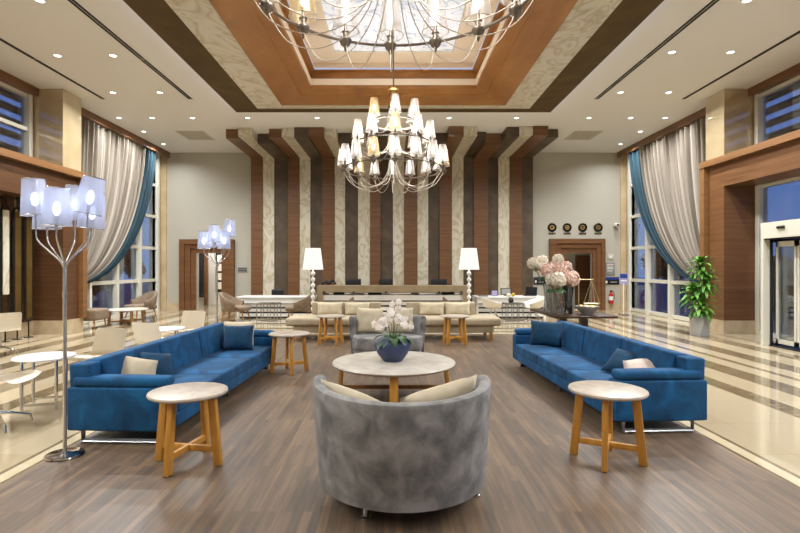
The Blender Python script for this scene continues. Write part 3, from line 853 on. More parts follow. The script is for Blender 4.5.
# ------------------------------------------------------------------ chrome multi-shade floor lamps
def branch_lamp(label, loc, rz, shades):
    t = thing('floor_lamp', label, 'floor lamp', loc, rz, 'chrome branching floor lamps')
    build('base', MB().lathe([(0, 0), (.136, 0), (.14, .006), (.135, .016), (.05, .022), (.02, .03), (0, .03)], n=36, cap=False), 'chrome', t)
    build('pole', MB().lathe([(.0145, .02), (.0145, 1.25), (.017, 1.25), (.017, 1.3), (.0145, 1.3), (.0145, 1.5), (.01, 1.54)], n=14), 'chrome', t)
    for (x, y, z, tx, ty) in shades:
        p_ = smoothpath([(0, 0, 1.44), (x*.12, y*.12, 1.53), (x*.55, y*.55, 1.62), (x*.95, y*.95, 1.71), (x, y, 1.8), (x, y, z+.02)], 5)
        build('arm', MB().tube(p_, .0065, 6), 'chrome', t, ang=180)
        mt = T(x, y, z) @ R(tx, 'X') @ R(ty, 'Y')
        so = build('shade', MB().lathe([(.104, 0), (.078, .285)], n=24, cap=False, mtx=mt), 'shade_lav', t)
        rm = MB()
        rm.tube([mt @ Vector((.104*math.cos(2*PI*j/24), .104*math.sin(2*PI*j/24), 0)) for j in range(24)], .003, 4, loop=True)
        build('shade_rim', rm, 'chrome', so); rm = MB()
        rm.tube([mt @ Vector((.078*math.cos(2*PI*j/24), .078*math.sin(2*PI*j/24), .285)) for j in range(24)], .003, 4, loop=True)
        build('shade_rim', rm, 'chrome', so)
        build('socket', MB().lathe([(0, -.005), (.014, -.005), (.016, .07), (0, .07)], n=10, cap=False, mtx=mt), 'chrome', so)
        build('bulb', MB().lathe([(0, .07), (.02, .09), (.028, .125), (.018, .17), (0, .185)], n=12, cap=False, mtx=mt), 'bulb_cool', so)
    return t
LX, LY = -2.61, 3.97
sh = []
for px, pyb, dy, tx, ty in ((36, 216, .0, .02, -.06), (56.5, 226, -.16, .02, .03), (75, 221, .2, .0, .05), (87, 214, -.05, .0, .2), (91, 229, .14, 0, .1), (47, 229, .18, 0, -.05)):
    d = LY+dy; q = P(px, pyb, d); sh.append((q.x-LX, dy, q.z, tx, ty))
branch_lamp('tall chrome floor lamp with six silvery shades beside the left sofa near arm', (LX, LY, .005), 0, sh)
LX, LY = FX(217, 8.3), 8.3; sh = []
for px, pyb, dy, tx, ty in ((204, 249, .0, 0, -.04), (214, 243, -.16, 0, 0), (224, 249, -.05, 0, .05), (229, 237, .05, 0, .06), (209, 248, .18, 0, 0), (222, 247, .16, 0, 0)):
    d = LY+dy; q = P(px, pyb, d); sh.append((q.x-LX, dy, q.z, tx, ty))
branch_lamp('tall chrome floor lamp with silvery shades beyond the left sofa, before the doorway', (LX, LY, .005), 0, sh)

# ------------------------------------------------------------------ white swivel chairs and tables
wc0 = None
def white_chair(label, loc, rz):
    global wc0
    if wc0: return dup(wc0, label, loc, rz)
    t = thing('swivel_chair', label, 'chair', loc, rz, 'off-white low swivel chairs')  # faces +Y
    prof = smoothpath([(.26, .43), (.2, .455), (0, .42), (-.17, .40), (-.245, .45), (-.28, .57), (-.315, .74)], 5)if False else smoothpath([(.27, .425, 0), (.2, .45, 0), (0, .425, 0), (-.16, .405, 0), (-.24, .44, 0), (-.275, .55, 0), (-.32, .73, 0)], 5)
    g = []
    for j, q in enumerate(prof):
        row = []
        tt = j/(len(prof)-1)
        hw = .25-.02*tt
        if j == 0 or j == len(prof)-1: hw -= .02
        for i in range(13):
            u = -1+i/6
            up = .03*abs(u)**3
            row.append(Vector((u*hw, q.x+(up if tt > .55 else 0), q.y+(up if tt <= .55 else 0))))
        g.append(row)
    build('seat_shell', MB().sheet(g, .035), 'white_leather', t, ang=60)
    build('column', MB().cyl((0, 0, .1), (0, 0, .41), .022), 'chrome', t)
    for i in range(4):
        a = PI/4+i*PI/2; c_, s_ = math.cos(a), math.sin(a)
        lg = MB().tube([(0, 0, .14), (.12*c_, .12*s_, .11), (.27*c_, .27*s_, .06), (.28*c_, .28*s_, .0)], [.018, .014, .012, .012], 8)
        build('leg', lg, 'chrome', t)
    wc0 = t; return t
white_chair('off-white swivel chair at the left edge, seat towards the near round table', (-3.72, 4.68, .003), -PI/2+.12)
white_chair('off-white swivel chair behind the near white table, facing the camera', (-3.60, 5.98, .003), PI-.25)
white_chair('off-white swivel chair seen from behind, past the left sofa back', (-3.36, 7.2, .003), -.3)
white_chair('off-white swivel chair behind the far white table, facing the camera', (-3.55, 8.45, .003), PI-.25)
white_chair('off-white swivel chair cropped by the left edge near the black screen', (-6.72, 8.55, .003), .9)
ct0 = None
def cafe_table(label, loc, rz):
    global ct0
    if ct0: return dup(ct0, label, loc, rz)
    t = thing('cafe_table', label, 'table', loc, rz, 'round white low tables')
    build('tabletop', MB().lathe([(0, .525), (.285, .525), (.29, .535), (.285, .545), (0, .545)], n=48, cap=False), 'white_top', t)
    for i in range(4):
        a = PI/4+i*PI/2
        build('leg', MB().cyl((.22*math.cos(a), .22*math.sin(a), 0), (.22*math.cos(a), .22*math.sin(a), .527), .017), 'chrome', t)
    build('stretcher', MB().box(-.155, .155, -.165, -.147, .05, .07), 'chrome', t)
    build('stretcher', MB().box(-.155, .155, .147, .165, .05, .07), 'chrome', t)
    ct0 = t; return t
cafe_table('round white low table with chrome legs beside the near floor lamp', (-3.74, 5.36, .003), .3)
cafe_table('round white low table with chrome legs behind the left sofa back', (-3.55, 7.78, .003), .5)

# ------------------------------------------------------------------ brown armchairs
ba0 = None
def armchair(label, loc, rz):
    global ba0
    if ba0: return dup(ba0, label, loc, rz)
    t = thing('armchair', label, 'armchair', loc, rz, 'taupe upholstered armchairs')   # back towards -Y
    def prof(a, u):
        k_ = math.sin(PI*u)**1.6; top = .54+.26*k_; R0 = .30; R1 = .36+.02*k_
        return [(R0, .3), (R0+.03, .38), (R1, top-.03), (R1-.012, top), (R1-.05, top), (R1-.07, top-.03), (R0-.04, .38), (R0-.06, .3)]
    build('backrest', MB().arc(prof, PI-.25, 2*PI+.25, 36), 'brown_fab', t)
    build('seat_cushion', MB().soft(-.27, .27, -.27, .3, .28, .42, .05, (0, .02, .015), k=6), 'brown_fab', t)
    for x in (-1, 1):
        for y in (-1, 1):
            build('leg', MB().tube([(x*.2, y*.2, .3), (x*.26, y*.26, 0)], [.02, .012], 8), 'walnut_leg', t)
    t.scale = (1.18, 1.18, 1); ba0 = t; return t
armchair('taupe armchair at the left end of the left white desk, turned right', (FX(236, 13.9), 13.9, .003), -PI/2)
armchair('taupe armchair at the right end of the left white desk, turned left', (FX(300, 13.9), 13.9, .003), PI/2)
armchair('taupe winged armchair by the curtain window in the left back corner', (FX(141, 14.4), 14.4, .003), PI-.6)
armchair('taupe armchair mostly hidden behind the left cream sofa at the counter', (FX(342, 13.35), 13.35, .003), PI/2)
armchair('taupe armchair mostly hidden behind the right cream sofa at the counter', (FX(454.5, 13.35), 13.35, .003), -PI/2)
for o in bpy.data.objects:
    if 'mostly hidden' in o.get('label', ''): o.scale = (.8, .85, .88)
t = thing('ottoman', 'low taupe upholstered bench beside the wooden pillar under the left curtain', 'bench', (-7.5, 12.28, .003))
build('seat', MB().soft(-.36, .36, -.3, .3, .2, .47, .05, (0, 0, .01), k=6), 'brown_fab', t)
for x in (-1, 1):
    for y in (-1, 1): build('leg', MB().cyl((x*.28, y*.22, .21), (x*.3, y*.24, 0), .02, .013), 'walnut_leg', t)
t = thing('low_table', 'round low table with wooden legs between the taupe seats by the window', 'table', (-7.05, 13.2, .003))
build('tabletop', MB().lathe([(0, .36), (.5, .36), (.53, .37), (.53, .39), (0, .39)], n=40, cap=False), 'tabletop', t)
for i in range(4):
    a = PI/4+i*PI/2
    build('leg', MB().box(-.03, .03, -.03, .03, 0, .362, R(a, 'Z') @ T(.42, 0, 0) @ R(-.05, 'Y')), 'walnut_leg', t)
build('stretcher', MB().box(-.4, .4, -.02, .02, .06, .1, R(PI/4, 'Z')), 'walnut_leg', t)
build('stretcher', MB().box(-.4, .4, -.02, .02, .06, .0998, R(-PI/4, 'Z')), 'walnut_leg', t)

# ------------------------------------------------------------------ reception
YD = 14.35
t = thing('reception_counter', 'long taupe framed reception counter with white slatted front before the striped wall', 'reception counter', (0, YD, 0))
xa, xb = FX(317, YD), FX(468.5, YD)
fr = MB(); fr.box(xa, xa+.17, -.05, .55, 0, .80); fr.box(xb-.17, xb, -.05, .55, 0, .80); fr.box(xa, xb, -.05, .55, .80, .965)
build('frame', fr, 'counter', t)
build('worktop', MB().box(xa+.17, xb-.17, .0, 1.0, .54, .69), 'desk', t)
build('front_panel', MB().box(xa+.17, xb-.17, .12, .16, 0, .54), 'dark', t)
for i in range(3): build('slat', MB().box(xa+.17, xb-.17, .04, .12, .10+i*.15, .2+i*.15), 'desk', t)
bc = MB().box(xa-.2, xb+.2, 2.1, 2.5, 0, .88)
tag(build('back_counter', bc, 'counter', None, (0, YD, 0)), 'low back counter along the foot of the striped wall', 'counter')
for px0, px1, lb in ((346, 361, 'black monitor behind the counter, leftmost'), (379, 393, 'black monitor behind the counter, under the chandelier'), (431, 447, 'black monitor behind the counter, rightmost')):
    d = YD+.8; t = thing('monitor', lb, 'monitor', (FX((px0+px1)/2, d), d, .69), 0, 'reception monitors')
    w_ = (px1-px0)*d/F/2; zt = H+(CY-279)*d/F-.69
    build('screen', MB().box(-w_, w_, 0, .03, zt-.27, zt, None, .005), 'dark', t)
    build('display', MB().box(-w_+.015, w_-.015, .031, .033, zt-.255, zt-.015), 'screenglow', t)
    build('stand', MB().box(-.03, .03, .0, .03, .01, zt-.25), 'dark', t); build('base', MB().box(-.1, .1, -.06, .1, 0, .012), 'dark', t)
sc_ = MB(); sc_.tube(smoothpath([(-.2, 0, .0), (-.12, 0, .08), (0, 0, .05), (.1, 0, .13), (.2, 0, .01)], 6), [.02+.03*math.sin(PI*i/24) for i in range(25)], 8)
tag(build('sculpture', sc_, 'dark', None, (FX(329, YD+.2), YD+.2, .985)), 'small dark wavy sculpture on the left end of the reception counter', 'sculpture')
for i, (px, m_, w_, h_) in enumerate(((326, 'white', .08, .05), (339, 'dark', .16, .07), (360, 'vent', .12, .05), (375, 'dark', .2, .06), (415, 'grey_sign', .12, .06), (448, 'dark', .18, .08))):
    tag(build('desk_item', MB().box(-w_, w_, -.08, .08, 0, h_, None, .008), m_, None, (FX(px, YD+.3), YD+.3, .69)), ['small white box inside the counter opening, at far left', 'black box inside the counter opening near its left end', 'pale low tray inside the counter opening, left half', 'long black box inside the counter opening, left of centre', 'grey low box inside the counter opening, right half', 'black printer-like box inside the counter opening near its right end'][i], 'box')

def desk(label, px0, px1, d):
    t = thing('reception_desk', label, 'desk', (0, d, 0), 0, 'white reception desks')
    a, b = FX(px0, d), FX(px1, d)
    build('top', MB().box(a, b, -.05, .8, .585, .635, None, .005), 'desk', t)
    build('apron', MB().box(a+.02, b-.02, -.03, 0, .44, .585), 'desk', t)
    build('side_panel', MB().box(a, a+.06, 0, .75, 0, .585), 'desk', t); build('side_panel', MB().box(b-.06, b, 0, .75, 0, .585), 'desk', t)
    build('back_panel', MB().box(a+.06, b-.06, .1, .12, 0, .44), 'dark', t)
    for i in range(3): build('slat', MB().box(a+.06, b-.06, .03, .09, .05+i*.14, .14+i*.14), 'desk', t)
    return t
desk('white slatted reception desk left of the counter', 237, 316, 14.6)
desk('white slatted reception desk right of the counter', 476.5, 546, 14.6)
def cube_table(label, px0, px1, d, h):
    t = thing('frame_table', label, 'side table', (FX((px0+px1)/2, d), d, .003), 0, 'small chrome frame tables')
    w_ = (px1-px0)*d/F/2
    for x in (-1, -.33, .33, 1):
        for y in (-1, 1): build('leg', MB().box(x*w_-.012, x*w_+.012, y*.22-.012, y*.22+.012, 0, h), 'steel', t)
    for y in (-.22, .22):
        build('rail', MB().box(-w_, w_, y-.01, y+.01, h-.03, h-.002), 'steel', t); build('rail', MB().box(-w_, w_, y-.01, y+.01, .02, .045), 'steel', t)
    build('glass_top', MB().box(-w_, w_, -.23, .23, h, h+.012), 'vglass', t)
cube_table('chrome frame table between the taupe armchairs at the left desk', 259, 279, 13.9, .5)
cube_table('chrome frame table with flowers between the shell chairs at the right desk', 504, 521, 13.9, .5)
def shell_chair(label, loc, rz):
    t = thing('shell_chair', label, 'chair', loc, rz, 'cream shell chairs')  # faces +Y
    def prof(a, u):
        k_ = math.sin(PI*u)**1.4; top = .50+.18*k_
        return [(.16, .36), (.27, .40), (.335, top-.01), (.33, top), (.31, top-.005), (.25, .43), (.16, .39)]
    b_ = MB().arc(prof, PI-.6, 2*PI+.6, 32); b_.lathe([(0, .355), (.2, .36), (.23, .385), (.2, .41), (0, .41)], n=24, cap=False)
    build('seat_shell', b_, 'white_leather', t)
    for i in range(4):
        a = PI/4+i*PI/2
        build('leg', MB().tube([(.04*math.cos(a), .04*math.sin(a), .36), (.12*math.cos(a), .12*math.sin(a), .18), (.3*math.cos(a), .3*math.sin(a), 0)], .012, 6), 'chrome', t)
    return t
sc0 = shell_chair('cream shell chair left of the flower table at the right desk', (FX(493, 13.9), 13.9, .003), -PI/2)
dup(sc0, 'cream shell chair right of the flower table at the right desk', (FX(533, 13.9), 13.9, .003), PI/2)

# on / behind the desks
t = thing('office_chair', 'black office chair behind the left white desk', 'chair', (FX(277.5, 15.9), 15.9, 0))
build('backrest', MB().soft(-.19, .19, -.03, .03, .5, .79, .03), 'dark', t); build('seat', MB().soft(-.22, .22, -.02, .4, .36, .44, .03), 'dark', t)
build('column', MB().cyl((0, .2, .05), (0, .2, .36), .03), 'dark', t); build('base', MB().lathe([(0, 0), (.25, 0), (.25, .04), (.05, .07), (0, .07)], (0, .2, 0), 10, cap=False), 'dark', t)
t = thing('laptop', 'black laptop open on the right desk, screen seen from the side', 'laptop', (FX(530, 14.9), 14.9, .635), -.5)
build('keyboard_base', MB().box(-.17, .17, -.12, .12, 0, .02), 'dark', t); build('screen', MB().box(-.17, .17, -.01, .01, 0, .26, T(0, .12, .015) @ R(-.35, 'X')), 'darkscreen', t)
t = thing('monitor', 'small dark-framed monitor on the right desk beside the flowers', 'monitor', (FX(506, 15.0), 15.0, .635))
build('screen', MB().box(-.16, .16, 0, .025, .03, .23), 'dark', t); build('display', MB().box(-.135, .135, -.004, 0, .05, .21), 'grey_sign', t); build('stand', MB().box(-.05, .05, -.04, .06, 0, .03), 'dark', t)
tag(build('card_holder', MB().box(-.08, .08, -.03, .03, 0, .16, None, .01), 'purple', None, (FX(494.5, 14.8), 14.8, .635)), 'small lilac leaflet holder on the right desk', 'leaflet holder')
tag(build('keyboard', MB().box(-.14, .14, -.06, .06, 0, .025, None, .006), 'dark', None, (FX(483, 14.75), 14.75, .635)), 'flat black keyboard on the left end of the right desk', 'keyboard')
t = thing('flower_vase', 'small dark vase with white and yellow flowers on the chrome frame table', 'flowers', (FX(511, 13.85), 13.85, .515))
build('vase', MB().lathe([(0, 0), (.05, 0), (.08, .06), (.05, .13), (.04, .14), (0, .13)], n=16, cap=False), 'dark', t)

# flower ball helper
def florets(mb, c, r, n, size):
    for i in range(n):
        z = 1-2*(i+.5)/n; a = i*2.39996; q = math.sqrt(1-z*z)
        d = Vector((q*math.cos(a), q*math.sin(a), z)); s_ = d.orthogonal().normalized(); s_ = Matrix.Rotation(random.uniform(0, 6), 3, d) @ s_; u = d.cross(s_)
        p_ = Vector(c)+d*r*random.uniform(.82, 1.1)
        for k_ in range(4):
            b = k_*PI/2; e = s_*math.cos(b)+u*math.sin(b); f = -s_*math.sin(b)+u*math.cos(b)
            mb.quad(p_-d*size*.2, p_+e*size*.6-f*size*.42, p_+e*size+d*size*.12, p_+e*size*.6+f*size*.42)
    mb.ball(c, r*.86, 2)
    return mb
build('flower_head', florets(MB(), (-.06, 0, .2), .06, 24, .03), 'petal_white', t)
build('flower_head', florets(MB(), (.06, 0, .22), .05, 20, .03), 'fruit', t)
build('stem', MB().cyl((0, 0, .12), (-.05, 0, .18), .005), 'gstem', t); build('stem', MB().cyl((0, 0, .12), (.05, 0, .2), .005), 'gstem', t)

# ------------------------------------------------------------------ console table on the right
t = thing('console_table', 'dark wood table behind the far end of the right blue sofa', 'table', (3.2, 9.15, .003))
build('tabletop', MB().box(-.5, .55, -.8, .75, .635, .675, None, .006), 'dark_table', t)
build('leg', MB().box(-.29, -.17, -.42, -.28, 0, .636), 'dark_table', t); build('leg', MB().box(.24, .36, -.0, .14, 0, .636), 'dark_table', t)
build('foot', MB().box(-.4, .0, -.55, -.15, 0, .02), 'dark_table', t); build('foot', MB().box(.1, .5, -.13, .27, 0, .02), 'dark_table', t)
ZT = .679
def bouquet(label, loc, heads, leafm='dleaf'):
    t = thing('hydrangea_bouquet', label, 'flowers', loc)
    for (x, y, z, r_, m_) in heads:
        build('stem', MB().tube([(0, 0, .02), (x*.3, y*.3, z*.5), (x, y, z)], .006, 5), 'gstem', t)
        build('flower_head', florets(MB(), (x, y, z), r_, 76, .052), m_, t)
    lf = MB()
    for i in range(14):
        a = random.uniform(0, 2*PI); h = heads[0][2]*.72
        lf.blade((.03*math.cos(a), .03*math.sin(a), h), (math.cos(a), math.sin(a), .4), .17, .08, 1.5)
    build('leaves', lf, leafm, t, ang=180)
def glass_vase(label, loc, r_, h, m_='vglass'):
    o = build('vase', MB().lathe([(0, 0), (r_*.85, 0), (r_*.8, .01), (r_*.72, h*.5), (r_, h), (r_-.006, h), (r_*.68, h*.5), (r_*.75, .02), (0, .02)], n=28, cap=False), m_, None, loc)
    tag(o, label, 'vase')
vp = [(FX(548, 9.35), 9.35), (FX(567, 8.85), 8.85), (FX(556, 8.6), 8.6)]
glass_vase('tall clear glass vase holding white hydrangeas on the dark table', (*vp[0], ZT), .09, .5)
glass_vase('smoked glass vase holding pink hydrangeas on the dark table', (*vp[1], ZT), .12, .5, 'smoke')
glass_vase('clear glass vase nearest the front of the dark table, white bloom above', (*vp[2], ZT), .085, .42)
def rel(i, px, py, dd=0):
    q = P(px, py, vp[i][1]+dd); return (q.x-vp[i][0], dd, q.z-ZT)
bouquet('loose white hydrangeas with dark leaves, leftmost bouquet on the dark table', (*vp[0], ZT+.02), [(*rel(0, 533, 264.5), .10, 'petal_white'), (*rel(0, 542, 262, .1), .10, 'petal_white'), (*rel(0, 543, 268, -.1), .085, 'petal_white'), (*rel(0, 536, 268, .12), .07, 'petal_white')])
bouquet('full pink hydrangeas in the smoked vase on the dark table', (*vp[1], ZT+.02), [(*rel(1, 549, 272, .1), .13, 'petal_pink'), (*rel(1, 556, 267, .12), .11, 'petal_pink'), (*rel(1, 561, 272), .11, 'petal_pink'), (*rel(1, 566, 268, .15), .09, 'petal_pink'), (*rel(1, 558, 260.5, .1), .085, 'petal_white'), (*rel(1, 570, 280, -.1), .145, 'petal_pink')])
bouquet('single round white hydrangea in the front clear vase on the dark table', (*vp[2], ZT+.02), [(*rel(2, 558, 281), .13, 'petal_white'), (*rel(2, 551, 280, .06), .08, 'petal_white')])
# glass candle jars
for i, (px, d, h) in enumerate(((551, 8.95, .3), (561, 8.5, .24))):
    tag(build('glass_jar', MB().lathe([(0, 0), (.06, 0), (.06, h*.5), (.03, h*.62), (.03, h*.8), (.05, h), (.045, h), (.025, h*.8), (.025, h*.62), (.054, h*.5), (.054, .01), (0, .01)], n=20, cap=False), 'vglass', None, (FX(px, d), d, ZT)), ['taller clear glass jar at the left of the vase group on the dark table', 'short clear glass jar in front of the smoked vase'][i], 'jar')
bw = MB().lathe([(0, 0), (.09, 0), (.1, .02), (.17, .09), (.2, .14), (.195, .145), (.16, .1), (.09, .03), (0, .02)], n=32, cap=False)
bx_, by_ = FX(587, 8.7), 8.7
tag(build('bowl', bw, 'satin', None, (bx_, by_, ZT)), 'shiny silver bowl with fruit on the dark table', 'bowl')
for i, (x, y, m_, lb) in enumerate(((.07, -.03, 'fruit', 'yellow-green fruit in the silver bowl, on the right'), (-.04, -.07, 'petal_pink', 'pale round fruit in the silver bowl, at the front'), (.0, .08, 'leaf', 'green fruit in the silver bowl, at the back'), (-.1, .03, 'gold', 'golden ball in the silver bowl, on the left'))):
    tag(build('fruit', MB().ball((0, 0, 0), .055, 2, (1, 1, .9)), m_, None, (bx_+x, by_+y, ZT+.115)), lb, 'fruit', 'fruit in the silver bowl')
t = thing('balance_scale', 'slim brass balance scale standing behind the silver bowl', 'scale', (FX(589.5, 9.25), 9.25, ZT))
build('base', MB().lathe([(0, 0), (.08, 0), (.08, .02), (.02, .04), (0, .04)], (-.2, 0, 0), 20, cap=False), 'champagne', t)
build('post', MB().cyl((-.2, 0, .03), (-.2, 0, .6), .009), 'champagne', t)
build('beam', MB().cyl((-.23, 0, .59), (.07, 0, .59), .009), 'champagne', t)
pn = build('pan', MB().lathe([(0, .10), (.08, .11), (.15, .15), (.147, .153), (.07, .115), (0, .108)], (.04, 0, 0), 24, cap=False), 'champagne', t)
for k_ in range(4):
    a = 2*PI*k_/4
    build('chain', MB().cyl((.04, 0, .585), (.04+.147*math.cos(a), .147*math.sin(a), .15), .005, None, 5), 'champagne', pn)

# ------------------------------------------------------------------ potted dracaena
t = thing('planter', 'faceted pale grey planter by the right wooden portal', 'planter', (6.73, 11.0, .003))
n = 6; rb, rt = .205, .2
lo = [Vector((rb*math.cos(2*PI*i/n), rb*math.sin(2*PI*i/n), 0)) for i in range(n)]; hi = [Vector((rt*math.cos(2*PI*(i+.5)/n), rt*math.sin(2*PI*(i+.5)/n), .43)) for i in range(n)]
inn = [p_*.88+Vector((0, 0, .05)) for p_ in hi]; ib = [Vector((p_.x*.8, p_.y*.8, .36)) for p_ in hi]
mb = MB(); bm = mb.bm
vl = [bm.verts.new(p_) for p_ in lo]; vh = [bm.verts.new(p_) for p_ in hi]; vi = [bm.verts.new((p_.x*.88, p_.y*.88, .43)) for p_ in hi]; vb = [bm.verts.new(p_) for p_ in ib]
for i in range(n):
    j = (i+1) % n
    bm.faces.new([vl[i], vl[j], vh[i]]); bm.faces.new([vl[j], vh[j], vh[i]])
    bm.faces.new([vh[i], vh[j], vi[j], vi[i]]); bm.faces.new([vi[i], vi[j], vb[j], vb[i]])
bm.faces.new(vl); bm.faces.new(vb)
build('pot', mb, 'pot', t, smooth=False)
build('soil', MB().lathe([(0, .37), (.155, .37), (.155, .375), (0, .38)], n=6, cap=False), 'soil', t)
t = thing('dracaena_plant', 'green leafy dracaena with cane stems in the faceted grey planter', 'plant', (6.73, 11.0, .38))
for (x, y, h) in ((.02, .0, 1.2), (-.07, .04, .62), (.07, -.05, .85), (-.02, -.07, .34)):
    build('cane', MB().tube([(x, y, 0), (x*1.3, y*1.3, h)], .018, 8), 'stem', t)
    lf = MB()
    for i in range(56):
        a = i*2.4; hh = h-.24+.28*i/56
        up = .15+1.6*(i/56)**1.6
        lf.blade((x*1.3, y*1.3, hh), (math.cos(a), math.sin(a), up), random.uniform(.26, .42), .08, random.uniform(.9, 1.7), 5)
    build('foliage', lf, 'leaf', t, ang=180)

# ------------------------------------------------------------------ back wall fittings
for i, px in enumerate((552, 567, 582.5, 598)):
    q = P(px, 227.5, YB)
    t = thing('wall_clock', 'round dark wall clock with gilt emblem above the right doorway, %s of four' % ['first', 'second', 'third', 'last'][i], 'clock', (q.x, YB, q.z), 0, 'clocks over the right doorway')
    rx = R(PI/2, 'X')
    build('rim', MB().lathe([(.10, 0), (.155, 0), (.155, .03), (.13, .045), (.12, .02), (.1, .02)], n=28, cap=False, mtx=rx), 'dark', t)
    build('face', MB().lathe([(0, .01), (.125, .01), (.125, .02), (0, .02)], n=28, cap=False, mtx=rx), 'black', t)
    em = MB().lathe([(.05, .022), (.085, .022), (.085, .03), (.05, .03), (.05, .022)], n=20, cap=False, mtx=rx)
    if i % 2: em.box(-.03, .03, -.03, -.022, -.03, .03, R(PI/4, 'Y'))
    else: em.box(-.01, .06, -.03, -.022, -.012, .012); em.box(-.012, .012, -.03, -.022, -.05, .01)
    build('emblem', em, 'gold', t)
    pl = build('name_plate', MB().box(-.12, .12, -.02, 0, -.235, -.185), 'black', t)
    build('lettering', MB().box(-.08, -.02, -.024, -.02, -.217, -.203).box(.0, .08, -.024, -.02, -.217, -.203), 'gold', pl)
q = P(614, 226, YB)
t = thing('security_camera', 'small white dome security camera high on the back wall, right corner', 'camera', (q.x, YB, q.z))
build('mount', MB().box(-.04, .04, -.06, 0, -.04, .08), 'white', t); build('body', MB().soft(-.05, .13, -.2, -.06, -.02, .09, .04), 'white', t); build('lens', MB().ball((.05, -.2, .03), .04, 2), 'dark', t)
def plate(name, label, cat, px0, px1, py0, py1, m_, parts=()):
    a, b = P(px0, py1, YB), P(px1, py0, YB)
    t = thing(name, label, cat, ((a.x+b.x)/2, YB, a.z))
    w_, h_ = (b.x-a.x)/2, b.z-a.z
    build('plate', MB().box(-w_, w_, -.03, 0, 0, h_, None, .004), m_, t)
    for nm_, u0, u1, v0, v1, pm in parts:
        build(nm_, MB().box(-w_+2*w_*u0, -w_+2*w_*u1, -.036, -.029, h_*v0, h_*v1), pm, t)
plate('wall_switch', 'small beige square switch above the grey plaque', 'switch', 607.5, 613.5, 254, 259.5, 'vent', [('button', .3, .7, .3, .7, 'white')])
plate('plaque', 'grey metal plaque right of the right doorway', 'plaque', 605.5, 614.5, 262.5, 275, 'grey_sign', [('lettering', .15, .85, .78, .86, 'petal_pink'), ('lettering', .15, .8, .6, .66, 'white'), ('lettering', .15, .85, .48, .54, 'white'), ('lettering', .15, .7, .3, .36, 'white')])
plate('brochure_rack', 'black and blue wall rack above the fire extinguisher', 'rack', 604, 619, 277, 284.5, 'dark', [('header', .0, 1, .68, 1, 'blue_sign'), ('lettering', .08, .2, .15, .5, 'white'), ('lettering', .4, .85, .25, .4, 'grey_sign')])
plate('brochure_rack', 'black wall rack left of the right doorway, behind the bouquet', 'rack', 533.5, 545, 277, 284.5, 'dark', [('lettering', .1, .25, .2, .55, 'white'), ('lettering', .4, .85, .25, .4, 'grey_sign')])
plate('wall_grille', 'small grey wall grille between left doorway and striped wall', 'grille', 238, 247, 267, 272, 'grey_sign', [('slot', .05, .95, .25, .4, 'slot'), ('slot', .05, .95, .6, .75, 'slot')])
q = P(611, 303.5, YB-.1)
t = thing('fire_extinguisher', 'red fire extinguisher on the back wall under the black rack', 'fire extinguisher', (q.x, YB-.11, q.z))
build('cylinder', MB().lathe([(0, 0), (.07, 0), (.075, .03), (.075, .3), (.05, .37), (.025, .4), (0, .4)], n=20, cap=False), 'red', t)
build('label_band', MB().lathe([(.077, .12), (.077, .25)], n=20, cap=False), 'white', t)
build('valve', MB().box(-.03, .03, -.03, .03, .4, .46), 'dark', t); build('hose', MB().tube(smoothpath([(.03, 0, .43), (.1, 0, .36), (.09, 0, .15)], 5), .012, 6), 'dark', t)
build('bracket', MB().box(-.03, .03, .05, .11, .2, .26), 'steel', t)
d = 15.6
t = thing('sign_stand', 'slim sign stand with blue printed card by the right window', 'sign stand', (FX(623.5, d), d, .003))
build('base', MB().lathe([(0, 0), (.16, 0), (.16, .015), (0, .02)], n=24, cap=False), 'steel', t); build('pole', MB().cyl((0, 0, .01), (0, 0, 1.0), .014), 'white', t)
bd = build('card', MB().box(-.13, .13, -.012, .012, .95, 1.3), 'purple', t)
build('print', MB().box(-.11, .11, -.016, -.012, 1.15, 1.28), 'blue_sign', bd); build('lettering', MB().box(-.09, .09, -.016, -.012, 1.05, 1.09), 'white', bd)

# ------------------------------------------------------------------ black loop screen on the left
for i, (y, m_, lb) in enumerate(((10.02, 'onyx2', 'tall black capsule screen post with pale stone insert, nearest of three'), (10.34, 'dark_beam', 'tall black capsule screen post with brown insert, middle of three'), (10.66, 'dark_beam', 'tall black capsule screen post with brown insert, next to the wood pillar'))):
    t = thing('screen_post', lb, 'screen', (-7.78, y, 0), 0, 'black capsule screen')
    pth = []
    w_, z0, z1 = .105, .35, 2.72
    for k_ in range(13): a = PI*k_/12; pth.append((0, w_*math.cos(a), z1-w_+w_*math.sin(a)))
    for k_ in range(13): a = PI+PI*k_/12; pth.append((0, w_*math.cos(a), z0+w_+w_*math.sin(a)))
    build('loop_frame', MB().tube(pth, .022, 6, loop=True), 'black', t)
    build('insert', MB().box(-.02, .02, -.08, .08, .95 if i == 0 else z0+.08, z1-.08), m_, t)
    build('pole', MB().cyl((0, 0, 0), (0, 0, z0), .014), 'black', t); build('pole', MB().cyl((0, 0, z1), (0, 0, 2.95), .014), 'black', t)
    build('foot', MB().box(-.06, .06, -.06, .06, 0, .012), 'black', t)

